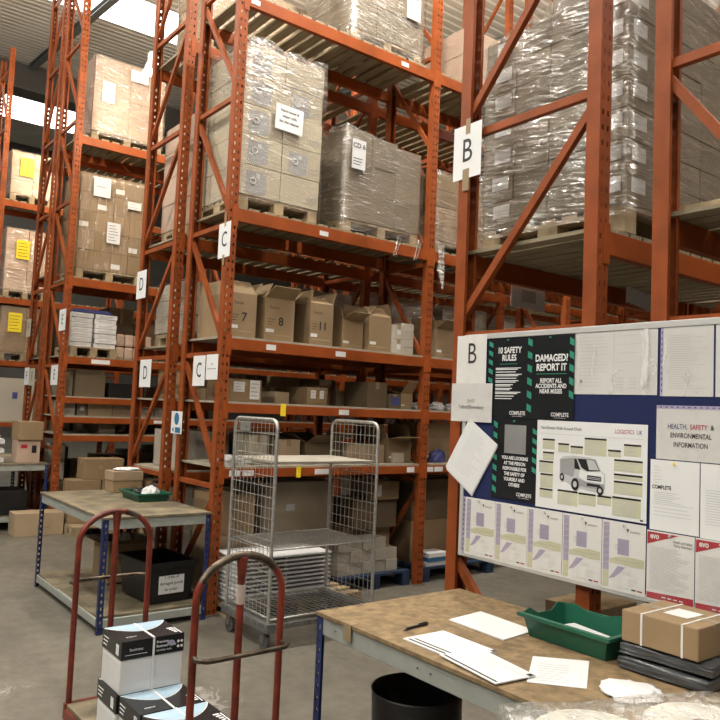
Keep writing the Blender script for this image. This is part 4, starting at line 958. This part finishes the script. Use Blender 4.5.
s.text('paper', 'COMPLETE', .74, .935, .026, bold=.02); s.rect('paper', .62, .97, .86, .973); s.done(); pins(s, 'greenp')
s = Sheet('safety_poster', 'dark poster reading DAMAGED? REPORT IT', 'poster', -2.436, -2.158, 1.785, 2.1975, 'dposter', 'dark safety posters', lift=.0045)
hazard(s, .0, .10, 6); hazard(s, .90, .99, 5, .04, .8)
s.text('paper', 'DAMAGED?', .52, .275, .047, bold=.03); s.text('paper', 'REPORT IT', .52, .385, .047, bold=.03); s.rect('greenp', .2, .455, .84, .463)
for i, t in enumerate(('REPORT ALL', 'ACCIDENTS AND', 'NEAR MISSES')): s.text('paper', t, .52, .54 + .063 * i, .029, bold=.03)
s.text('paper', 'COMPLETE', .72, .935, .026, bold=.02); s.rect('paper', .6, .97, .84, .973); s.done(); pins(s, 'greenp')
s = Sheet('safety_poster', 'dark poster with a mirror panel reading YOU ARE LOOKING AT THE PERSON', 'poster', -2.655, -2.366, 1.378, 1.783, 'dposter', 'dark safety posters', lift=.002)
hazard(s, .02, .11, 7, .03, .98); hazard(s, .90, .99, 5, .1, .68)
s.rect('silver', .28, .075, .76, .43, 1)
for i, t in enumerate(('YOU ARE LOOKING', 'AT THE PERSON', 'RESPONSIBLE FOR', 'THE SAFETY OF', 'YOURSELF AND', 'OTHERS')): s.text('paper', t, .52, .487 + .066 * i, .0235, bold=.035)
s.text('paper', 'COMPLETE', .74, .925, .024, bold=.02); s.rect('paper', .62, .96, .86, .963); s.done(); pins(s, 'greenp')
s = Sheet('van_check_poster', 'white poster with a white van drawing and green text panels', 'poster', -2.366, -1.778, 1.367, 1.784, 'paper', lift=.0035)
s.text('blackp', 'Van Drivers: Walk Around Check', .04, .085, .021, 'LEFT'); s.text('redp', 'LOGISTICS', .73, .085, .025, 'LEFT'); s.text('bluep2', 'UK', .91, .085, .026, 'LEFT'); s.rect('lgrey_print', .03, .15, .97, .153)
for (u0, v0, u1, v1) in ((.06, .21, .18, .33), (.065, .36, .175, .455), (.03, .465, .17, .60), (.045, .61, .17, .77), (.04, .78, .17, .885), (.215, .25, .32, .35), (.335, .27, .45, .355), (.465, .17, .66, .36), (.675, .28, .785, .355),
                        (.81, .21, .95, .335), (.73, .375, .965, .50), (.73, .525, .965, .585), (.73, .60, .965, .74), (.22, .77, .41, .935), (.42, .775, .575, .905), (.59, .775, .71, .875), (.72, .765, .955, .965)):
    s.rect('olive', u0, v0, u1, v1); s.rect('blackp', u0, v0, u1, v0 + .02, 1); n = max(1, int((v1 - v0 - .03) / .026)); s.lines('lgrey_print', u0 + .006, u1 - .006, v0 + .035, v1 - .015, n, .008, int(u0 * 999), .6, 1)
def van(m, pts, dz): s.poly(m, [(.235 + .42 * a, .375 + .40 * b) for a, b in pts], dz)
van('lgrey_print', [(0, .14), (.08, .05), (.3, .01), (.62, .02), (.79, .06), (.91, .36), (1, .43), (1, .80), (.97, .93), (.80, .95), (.42, .88), (.30, .86), (.05, .70), (0, .6)][::-1], 1)
van('grey_print', [(.01, .14), (.32, .07), (.34, .40), (.31, .60), (.02, .52)][::-1], 2)
van('paper', [(.46, .36), (.62, .42), (.91, .38), (.98, .46), (.97, .70), (.6, .68), (.44, .58)][::-1], 2)
van('blackp', [(.40, .08), (.78, .07), (.89, .36), (.62, .40), (.5, .32)][::-1], 3); van('lgrey_print', [(.60, .09), (.77, .09), (.87, .34), (.66, .36)][::-1], 4)
van('blackp', [(.33, .08), (.38, .09), (.47, .38), (.34, .36)][::-1], 3); van('blackp', [(.62, .50), (.92, .51), (.92, .64), (.62, .64)][::-1], 3)
for q in (.54, .58): van('lgrey_print', [(.63, q), (.91, q + .01), (.91, q + .025), (.63, q + .015)][::-1], 4)
van('grey_print', [(.38, .60), (.6, .69), (.98, .71), (.98, .86), (.6, .84), (.40, .80)][::-1], 3); van('blackp', [(.62, .72), (.90, .73), (.90, .80), (.62, .79)][::-1], 4)
for a, b, ra_, rb_ in ((.06, .63, .05, .11), (.36, .79, .085, .17), (.90, .88, .07, .12)):
    s.ell('blackp', .235 + .42 * a, .375 + .40 * b, .42 * ra_, .40 * rb_, 5); s.ell('lgrey_print', .235 + .42 * a, .375 + .40 * b, .42 * ra_ * .5, .40 * rb_ * .5, 6)
s.rect('blackp', .95, .97, .975, .985); s.done()
s = Sheet('notice_sheet', 'two printed pages in one shiny clear pocket beside the DAMAGED poster', 'notice', -2.160, -1.741, 1.912, 2.197, 'paper2')
s.lines('lgrey_print', .06, .44, .08, .86, 15, .006, 5); s.lines('lgrey_print', .54, .96, .08, .62, 5, .006, 6, .2)
for i in range(4):
    for j in range(3): s.rect('lgrey_print', .53 + .15 * j, .74 + .05 * i, .62 + .15 * j, .748 + .05 * i)
s.ell('grey_print', .09, .79, .02, .03); s.rect('lgrey_print', .495, 0, .5, 1); s.done(); pocket(s, .016)
def ring_strip(s, side='left'):
    n = 11
    if side == 'left': 
        s.rect('lilac', -.055, 0, 0.0, 1)
        for i in range(n): s.rect('bluep2', -.035, .05 + .085 * i, -.015, .09 + .085 * i, 1)
    else:
        s.rect('lilac', 0, -.07, 1, 0)
        for i in range(n): s.rect('bluep2', .05 + .085 * i, -.05, .08 + .085 * i, -.025, 1)
s = Sheet('notice_sheet', 'single typed page in a punched pocket right of the two-page pocket', 'notice', -1.715, -1.499, 1.908, 2.197, 'paper2')
s.lines('lgrey_print', .12, .9, .12, .88, 24, .006, 8); ring_strip(s); s.done(); pocket(s, .008)
s = Sheet('notice_sheet', 'typed page cut off by the picture edge, at the noticeboard top', 'notice', -1.490, -1.28, 1.908, 2.197, 'paper2')
s.lines('lgrey_print', .12, .9, .12, .88, 22, .006, 9); s.done(); pocket(s, .006)
s = Sheet('header_sheet', 'landscape sheet reading HEALTH, SAFETY & ENVIRONMENTAL INFORMATION', 'notice', -1.740, -1.445, 1.645, 1.855, 'paper2', lift=.0015)
s.text('bluep2', 'HEALTH,', .17, .345, .029, 'LEFT', .012, sx=.76); s.text('redp', 'SAFETY', .50, .345, .029, 'LEFT', .012, sx=.76); s.text('blackp', '&', .815, .345, .029, 'CENTER', .012)
s.text('blackp', 'ENVIRONMENTAL', .51, .52, .029, bold=.012, sx=.74); s.text('blackp', 'INFORMATION', .51, .70, .029, bold=.012, sx=.74); ring_strip(s, 'top'); s.done(); pocket(s, .004)
s = Sheet('letter_sheet', 'typed letter under the HEALTH, SAFETY sheet, beside the van poster', 'notice', -1.763, -1.549, 1.349, 1.641, 'paper', lift=.0028)
s.text('blackp', 'COMPLETE', .24, .39, .022, bold=.02); s.lines('lgrey_print', .08, .3, .1, .32, 6, .006, 3, .3); s.lines('lgrey_print', .08, .95, .46, .62, 7, .006, 4, .4); s.lines('lgrey_print', .08, .95, .68, .78, 3, .006, 5); s.done(); pins(s)
s = Sheet('letter_sheet', 'typed page cut off by the picture edge, beside the letter', 'notice', -1.545, -1.335, 1.346, 1.641, 'paper', lift=.0022)
s.lines('lgrey_print', .1, .92, .35, .8, 14, .006, 12); s.done(); pins(s)
for i, (x0, x1) in enumerate(((-2.846, -2.617), (-2.615, -2.410), (-2.412 + .004, -2.203), (-2.200, -1.991), (-1.988, -1.777))):
    lb = ['lilac banded certificate at the noticeboard corner below the tilted sheet', 'lilac banded certificate below the mirror poster', 'lilac banded certificate under the left half of the van poster', 'lilac banded certificate under the middle of the van poster', 'lilac banded certificate beside the red and white policy sheet'][i]
    s = Sheet('certificate', lb, 'certificate', x0, x1, 1.060, 1.358, 'paper', 'certificates along the noticeboard bottom', lift=.0068)
    u = .10 if i == 0 else 0; k = 1 - u
    f = lambda q: u + q * k
    s.rect('lilac', f(.03), .03, f(.17), .72); s.rect('olive', f(.03), .72, f(.17), .96)
    for j in range(7): s.poly('lgrey_print', [(f(.03), .08 + j * .09), (f(.17), .05 + j * .09), (f(.17), .06 + j * .09), (f(.03), .09 + j * .09)][::-1], 1)
    s.rect('lilac', f(.37), .24, f(.63), .47); s.poly('olive', [(f(.18), .55), (f(.40), .50), (f(.7), .48), (f(.97), .49), (f(.97), .61), (f(.7), .62), (f(.45), .60), (f(.2), .61)][::-1], 1)
    s.poly('lilac', [(f(.17), .84), (f(.28), .74), (f(.38), .64), (f(.55), .64), (f(.42), .74), (f(.30), .81)][::-1])
    s.lines('grey_print', f(.30), f(.66), .33, .40, 3, .005, 4, .6, 2); s.lines('grey_print', f(.3), f(.92), .545, .55, 1, .005, 4, .9, 2); s.lines('lgrey_print', f(.48), f(.72), .70, .74, 3, .005, 5)
    s.lines('lgrey_print', f(.62), f(.85), .80, .88, 4, .005, 6); s.poly('blackp', [(f(.57), .085), (f(.63), .085), (f(.60), .14)][::-1]); s.lines('grey_print', f(.65), f(.92), .11, .125, 2, .008, 7, .8)
    s.rect('blackp', f(.70), .925, f(.80), .945); s.rect('redp', f(.83), .925, f(.94), .945); s.lines('lgrey_print', f(.4), f(.66), .935, .935, 1, .006, 2, .9)
    if i == 0:
        s.rect('lilac', .0, .0, .08, 1)
        for j in range(11): s.rect('bluep2', .025, .04 + .086 * j, .055, .085 + .086 * j, 1)
    s.done(); pocket(s, .003); pins(s, 'alu')
for x0, lb in ((-1.771, 'white policy sheet with red corner and base, next to the certificates'), (-1.560, 'white policy sheet with red corner, cut by the picture edge')):
    s = Sheet('policy_sheet', lb, 'notice', x0, x0 + .207, 1.058, 1.345, 'paper', 'red cornered policy sheets', lift=.0068)
    s.poly('redp', [(.01, .02), (.01, .20), (.68, .02)]); s.text('paper', 'evo', .17, .075, .034, bold=.03, dz=1)
    s.text('blackp', 'Health and Safety', .96, .115, .0145, 'RIGHT'); s.text('blackp', 'Policy Statement', .96, .165, .0145, 'RIGHT')
    s.lines('lgrey_print', .07, .94, .23, .82, 30, .005, 4, .6); s.poly('redp', [(.01, .885), (.01, .97), (.99, .97), (.99, .855)])
    for j in range(4): s.rect('paper', .34 + .12 * j, .915, .42 + .12 * j, .93, 1)
    s.done(); pocket(s, .002); pins(s, 'alu')
# ------------------------------------------------------------------ letter signs on the frames
def lsign(letter, label, x0, x1, z0, z1, m='paper', tape=True, name='letter_sign', size=.19, yy=2.968):
    w, h = x1 - x0, z1 - z0; T = thing(name, label, 'sign', ((x0 + x1) / 2, yy, (z0 + z1) / 2), 0, 'letter signs')
    mb = MB(); mb.bx(-w / 2, w / 2, -.0012, 0, -h / 2, h / 2); sh = part('sheet', mb, m, T)
    if letter:
        mb = MB(); mb.text(letter, V3((0, -.0018, 0)), X, Z, -Yv, size, sx=.8, bold=.004); part('letter', mb, 'blackp', sh, fix=False)
    return T
T = lsign('B', 'white sheet with a black B taped high on the front B upright', -3.05, -2.835, 3.122, 3.432)
mb = MB(); mb.bx(-.015, .02, -.0022, -.0008, .10, .19); mb.bx(-.03, .02, -.0022, .004, -.225, -.10); part('tape', mb, 'tape', T)
T = lsign('C', 'white C sheet taped high on the front C upright', -5.975, -5.755, 3.065, 3.375)
mb = MB(); mb.bx(-.01, .02, -.0022, -.0008, .12, .25); mb.bx(-.02, .02, -.0022, -.0008, -.22, -.13); part('tape', mb, 'tape', T)
lsign('C', 'white C sheet hanging low on the C frame brace', -6.345, -6.10, 1.945, 2.218)
T = lsign(None, 'plain white notice next to the low C sheet', -6.08, -5.855, 2.0, 2.222, name='notice_sheet'); mb = MB(); mb.bx(-.09, .08, -.0018, -.001, -.02, -.012); mb.bx(-.02, .02, -.0018, -.001, .02, .03); part('print', mb, 'grey_print', T)
lsign('D', 'pale D sheet taped high on the D upright', -7.865, -7.605, 2.875, 3.175, size=.2)
lsign('D', 'pale D sheet hanging low on the D frame', -7.625, -7.33, 1.93, 2.215, size=.2)
lsign('E', 'white E sheet taped high on the E upright', -10.68, -10.38, 2.69, 2.985, size=.2)
lsign('E', 'white E sheet hanging low on the E frame', -10.9, -10.57, 1.95, 2.225, size=.2)
lsign('F', 'pale F sheet taped high on the F upright', -12.40, -12.16, 2.695, 2.97, 'cream', size=.2)
lsign('F', 'white F sheet hanging low on the F frame', -12.33, -12.06, 1.95, 2.215, size=.2)
lsign('F', 'cream F sheet hanging low beside the white F sheet', -12.04, -11.74, 1.94, 2.20, 'cream', size=.2)
T = thing('safety_sign', 'small white sign with a blue mark and arrow on the inner C upright', 'sign', (-6.635, 2.968, 1.60)); mb = MB(); mb.bx(-.12, .12, -.002, 0, -.105, .105); sh = part('plate', mb, 'paper', T)
mb = MB(); o = V3((0, -.0024, .035)); mb.poly(o, X, Z, -Yv, [(.052 * math.cos(t), .058 * math.sin(t)) for t in [math.pi * q / 12 for q in range(24)]], .0005); mb.frame(V3((.02, -.0024, -.07)), X, Z, -Yv, -.045, .07, -.025, .025, .0005); mb.poly(V3((-.07, -.0024, -.07)), X, Z, -Yv, [(-.03, 0), (.015, -.025), (.015, .025)], .0005)
part('blue_mark', mb, 'sign_b', sh)
T = thing('paper_notice', 'white notice hanging from the B rack beam, seen over the noticeboard', 'notice', (-3.02, 3.62, 2.53)); mb = MB(); mb.bx(0, .0015, -.16, .16, -.07, .085); sh = part('sheet', mb, 'paper', T); mb = MB(); mb.bx(.0014, .0022, -.06, .07, -.03, .045); part('grey_print', mb, 'lgrey_print', sh)
mb = MB(); mb.tube([(0, 0, 0)] * 2, .001, 3) if False else [mb.frame(V3((-2.52 + .03 * i, 3.9 - .006 * i * i / 3, 2.50)), X, Z, -Yv, 0, .03, -.01 - .012 * i, .085 - .014 * i, .002) for i in range(7)]; solo('paper_notice', mb, 'paper2', 'loose pale notice hanging under the B rack behind the pocketed pages', 'notice')
# ------------------------------------------------------------------ things on the near bench
BT_ = .8862
def flat(name, label, cat, pts, z, t, m, group=None, marks=(), curl=0.0):
    c = V3((sum(p[0] for p in pts) / len(pts), sum(p[1] for p in pts) / len(pts), 0)); T = thing(name, label, cat, (c.x, c.y, z), 0, group)
    mb = MB(); mb.poly(V3((0, 0, 0)), X, Yv, Z, [(p[0] - c.x, p[1] - c.y) for p in pts][::-1] if False else [(p[0] - c.x, p[1] - c.y) for p in pts], t); sh = part('sheet', mb, m, T)
    def B(u, v):
        a = V3((*pts[0], 0)).lerp(V3((*pts[1], 0)), u); b = V3((*pts[3], 0)).lerp(V3((*pts[2], 0)), u); return a.lerp(b, v) - c
    by = {}
    for (mm, u0, v0, u1, v1) in marks:
        q = [B(u0, v0), B(u1, v0), B(u1, v1), B(u0, v1)]
        by.setdefault(mm, MB()).poly(V3((0, 0, t + .0002)), X, Yv, Z, [(p.x, p.y) for p in q], .0004)
    for mm, mb in by.items(): part('text_lines' if mm == 'lgrey_print' else 'black_print', mb, mm, sh, fix=True)
    return T
GP = 'paperwork on the near bench'
txt = lambda u0, u1, v0, v1, n, sd: [('lgrey_print', u0, v0 + (v1 - v0) * i / n, u0 + (u1 - u0) * random.Random(sd + i).uniform(.5, 1), v0 + (v1 - v0) * i / n + .012) for i in range(n)]
flat('paper_sheet', 'blank white paper stack on the near bench behind the pen', 'paper', [(-2.40, 2.405), (-2.075, 2.395), (-2.095, 2.615), (-2.425, 2.635)], BT_, .005, 'paper', GP)
flat('paper_sheet', 'delivery papers with two black stripes beside the pen', 'paper', [(-2.295, 2.045), (-2.03, 2.045), (-1.985, 2.26), (-2.29, 2.265)], BT_, .005, 'paper', GP, [('blackp', .06, .05, .92, .10), ('blackp', .10, .16, .95, .205), ('blackp', .94, .9, 1, .99)] + txt(.1, .9, .35, .9, 9, 3))
flat('paper_sheet', 'delivery papers with one black stripe, overlapping the two-stripe papers', 'paper', [(-2.065, 2.025), (-1.745, 1.99 - .01), (-1.725, 2.165), (-2.02, 2.215)], BT_ + .0055, .004, 'paper', GP, [('blackp', .03, .05, .97, .10), ('blackp', .93, .85, 1, .97)] + txt(.1, .9, .3, .9, 8, 9))
flat('paper_sheet', 'single white sheet with faint print in front of the green tray', 'paper', [(-1.715, 2.105), (-1.565, 2.235), (-1.735, 2.49), (-1.885, 2.345)], BT_, .001, 'paper', GP, txt(.15, .85, .1, .8, 8, 5))
PN = thing('pen', 'black pen lying on the near bench', 'pen', (-2.39, 2.2, BT_ + .006), math.radians(97)); part('barrel', MB().cyl((-.065, 0, 0), (.045, 0, 0), .0058, 12), 'black', PN); part('tip', MB().cyl((-.065, 0, 0), (-.083, 0, 0), .0055, 10, .001), 'dull', PN); part('cap', MB().cyl((.045, 0, 0), (.075, 0, 0), .0065, 12).bx(.02, .07, -.002, .002, .005, .009), 'black', PN)
tray('green tray with a notched rim holding papers, on the near bench', -1.885, 2.665, BT_, .41, .28, .095, math.radians(0), wavy=True)
flat('paper_sheet', 'white delivery notes lying in the near green tray', 'paper', [(-2.01, 2.625), (-1.755, 2.60), (-1.74, 2.70), (-1.99, 2.745)], BT_ + .0085, .036, 'paper2', None)
for i, (z, dy) in enumerate(((BT_, 0), (BT_ + .0505, .012))):
    bm = bmesh.new(); bmesh.ops.create_cube(bm, size=1); bmesh.ops.subdivide_edges(bm, edges=bm.edges[:], cuts=10, use_grid_fill=True)
    for v in bm.verts:
        p = v.co; e = max(abs(p.x), abs(p.y)) * 2; f = (1 - max(0, e - .8) / .2 * .22)
        n_ = noise.noise(p * 5 + V3((i * 7, 0, 0))); v.co = V3((p.x * (.335 + .012 * n_), p.y * (.30 + .012 * n_), (p.z * f + .5) * .045 + .005 * n_ * (p.z > 0)))
    me = bpy.data.meshes.new('mailing_bag'); bm.to_mesh(me); bm.free()
    for p in me.polygons: p.use_smooth = True
    solo('mailing_bag', me, 'greybag', 'grey plastic mailing bag under the strapped box, %s of two' % ('lower', 'upper')[i], 'bag', (-1.475, 2.68 + dy, z + .001), rz=.02 + .05 * i, group='grey mailing bags', fix=False)
SB = closed_box('brown cardboard box with two white straps on the grey mailing bags', -1.63, -1.335, 2.535, 2.815, .987, 1.10, 'card', tape='x')
for x in (-.07, .085):
    mb = MB(); mb.bx(x, x + .008, -.142, .142, .113, .1146); mb.bx(x, x + .008, -.1422, -.1402, 0, .1146); mb.bx(x, x + .008, .1402, .1422, 0, .1146); part('strap', mb, 'strap', SB)
mb = MB(); mb.bx(-.035, .06, -.05, .06, .1138, .1150); part('address_label', mb, 'paper', SB)
sack('crumpled white plastic bag lying flat in front of the mailing bags', -1.46, 2.335, BT_, .10, .105, .020, 'paper', 27)
# film-wrapped pack of white rolls at the bench corner
PK = thing('roll_pack', 'clear-wrapped pack of white paper rolls at the bench corner', 'pack', (0, 0, BT_))
for x, y in [(0, 0), (-.005, -.335), (.335, -.01), (.33, -.34)]:
    mb = MB(); mb.lathe((x, y, 0), [(.036, .1), (.036, .105), (.042, .112), (.145, .112), (.160, .102), (.162, .008), (.155, 0), (.042, 0), (.036, .005), (.036, .1)], 48); r_ = part('paper_roll', mb, 'roll', PK)
    mb = MB(); mb.lathe((x, y, 0), [(.0355, .004), (.0355, .110), (.033, .110), (.033, .004)], 24); part('cardboard_core', mb, 'card_dk', r_)
part('plastic_wrap', film_shell(-.172, .51, -.52, .172, .002, .121, amp=.012, seed=33, top_amp=.012), 'film_wrap', PK, fix=False)
PK.location = (-1.045, 2.03, BT_); PK.rotation_euler.z = math.radians(-22)
# bin
BN = thing('waste_bin', 'round black waste bin standing under the near bench', 'bin', (-2.455, 2.28, 0))
part('tub', MB().lathe((0, 0, 0), [(0, .004), (.155, .004), (.165, .02), (.19, .59), (.196, .60), (.200, .60), (.197, .585), (.172, .0), (0, 0)], 40), 'black', BN)
mb = MB(); mb.tube([(-.19 + .01, -.05, .42), (-.212, -.03, .44), (-.212, .03, .44), (-.19 + .01, .05, .42)], .008, 6); part('side_grip', mb, 'black', BN)
# ------------------------------------------------------------------ lamps, light, camera
def lamp(x, y, z, power, col, label, r=.105):
    T = thing('high_bay_lamp', label, 'lamp', (x, y, z), 0, 'high bay lamps')
    part('housing', MB().lathe((0, 0, 0), [(0, .26), (.06, .26), (.07, .24), (.07, .13), (.08, .12), (r + .02, .0), (r + .015, -.002), (.075, .11), (0, .115)], 28), 'lampw', T)
    part('lens', MB().lathe((0, 0, 0), [(0, -.02), (r * .6, -.012), (r, .012), (r * .9, .03), (0, .04)], 24), 'lens', T)
    part('cord', MB().cyl((0, 0, .25), (0, 0, ROOF(x) - z - .04), .006, 6), 'dull', T)
    ld = bpy.data.lights.new('lamp_light', 'POINT'); ld.energy = power; ld.shadow_soft_size = .16; ld.color = col
    lo = bpy.data.objects.new('lamp_light', ld); C.objects.link(lo); lo.parent = T; lo.location = (0, 0, -.06)
WARM, NEUT = (1, .80, .56), (1, .93, .83)
LP = [(-9.2, 3.5, 6.02, 150, WARM, 'white high bay lamp hanging between the D and E racks'), (-9.2, 7.5, 7.9, 400, WARM, 'high bay lamp deeper in the D and E aisle'), (-4.6, 4.2, 7.8, 850, NEUT, 'high bay lamp over the aisle beside the wire cage'), (-4.45, 11.5, 7.9, 500, NEUT, 'high bay lamp deep in the aisle beside the cage'),
      (-13.8, 4.0, 7.0, 450, WARM, 'high bay lamp in the far aisle'), (-5.0, -.2, 7.6, 640, NEUT, 'high bay lamp over the cross aisle by the trolley'), (-9.0, -.3, 7.6, 680, NEUT, 'high bay lamp over the cross aisle by the far benches'), (.8, .3, 7.4, 330, NEUT, 'high bay lamp over the near bench end of the cross aisle'), (.4, 6.0, 7.6, 500, NEUT, 'high bay lamp behind the bare pallet rack'),
      (-6.5, -4.2, 6.6, 420, NEUT, 'unseen high bay lamp behind the camera, added for film glints, trolley side'), (-1.5, -4.2, 6.4, 900, NEUT, 'unseen high bay lamp behind the camera, added for glints and board light')]  # unseen lamps behind the camera, added for film glints and frontal board light
for a in LP: lamp(*a)
for x, y, w, l in ((-4.5, 8, 1.3, 20), (3.7, 8, 1.3, 20)): pass
W = bpy.data.worlds.new('World'); bpy.context.scene.world = W; W.use_nodes = True; bg = W.node_tree.nodes['Background']; bg.inputs[0].default_value = (.92, .96, 1, 1); bg.inputs[1].default_value = .05
f = V3((-math.sin(math.radians(52.394)) * math.cos(math.radians(3.737)), math.cos(math.radians(52.394)) * math.cos(math.radians(3.737)), math.sin(math.radians(3.737))))
r = f.cross(Z).normalized(); u = r.cross(f); ro = math.radians(2.445)
r2, u2 = r * math.cos(ro) + u * math.sin(ro), u * math.cos(ro) - r * math.sin(ro)
cd = bpy.data.cameras.new('camera'); cam = bpy.data.objects.new('camera', cd); C.objects.link(cam)
cam.matrix_world = Matrix(((r2.x, u2.x, -f.x, 0), (r2.y, u2.y, -f.y, 0), (r2.z, u2.z, -f.z, 1.8), (0, 0, 0, 1)))
cd.sensor_width = 36; cd.lens = 748.45 / 720 * 36; cd.clip_start = .05; cd.clip_end = 200
sc = bpy.context.scene; sc.camera = cam
sc.view_settings.view_transform = 'Standard'; sc.view_settings.look = 'None'; sc.view_settings.gamma = 1; sc.view_settings.use_curve_mapping = False
sc.view_settings.exposure = -.04
sc.cycles.use_denoising = True
sc.cycles.max_bounces = 6; sc.cycles.transparent_max_bounces = 12
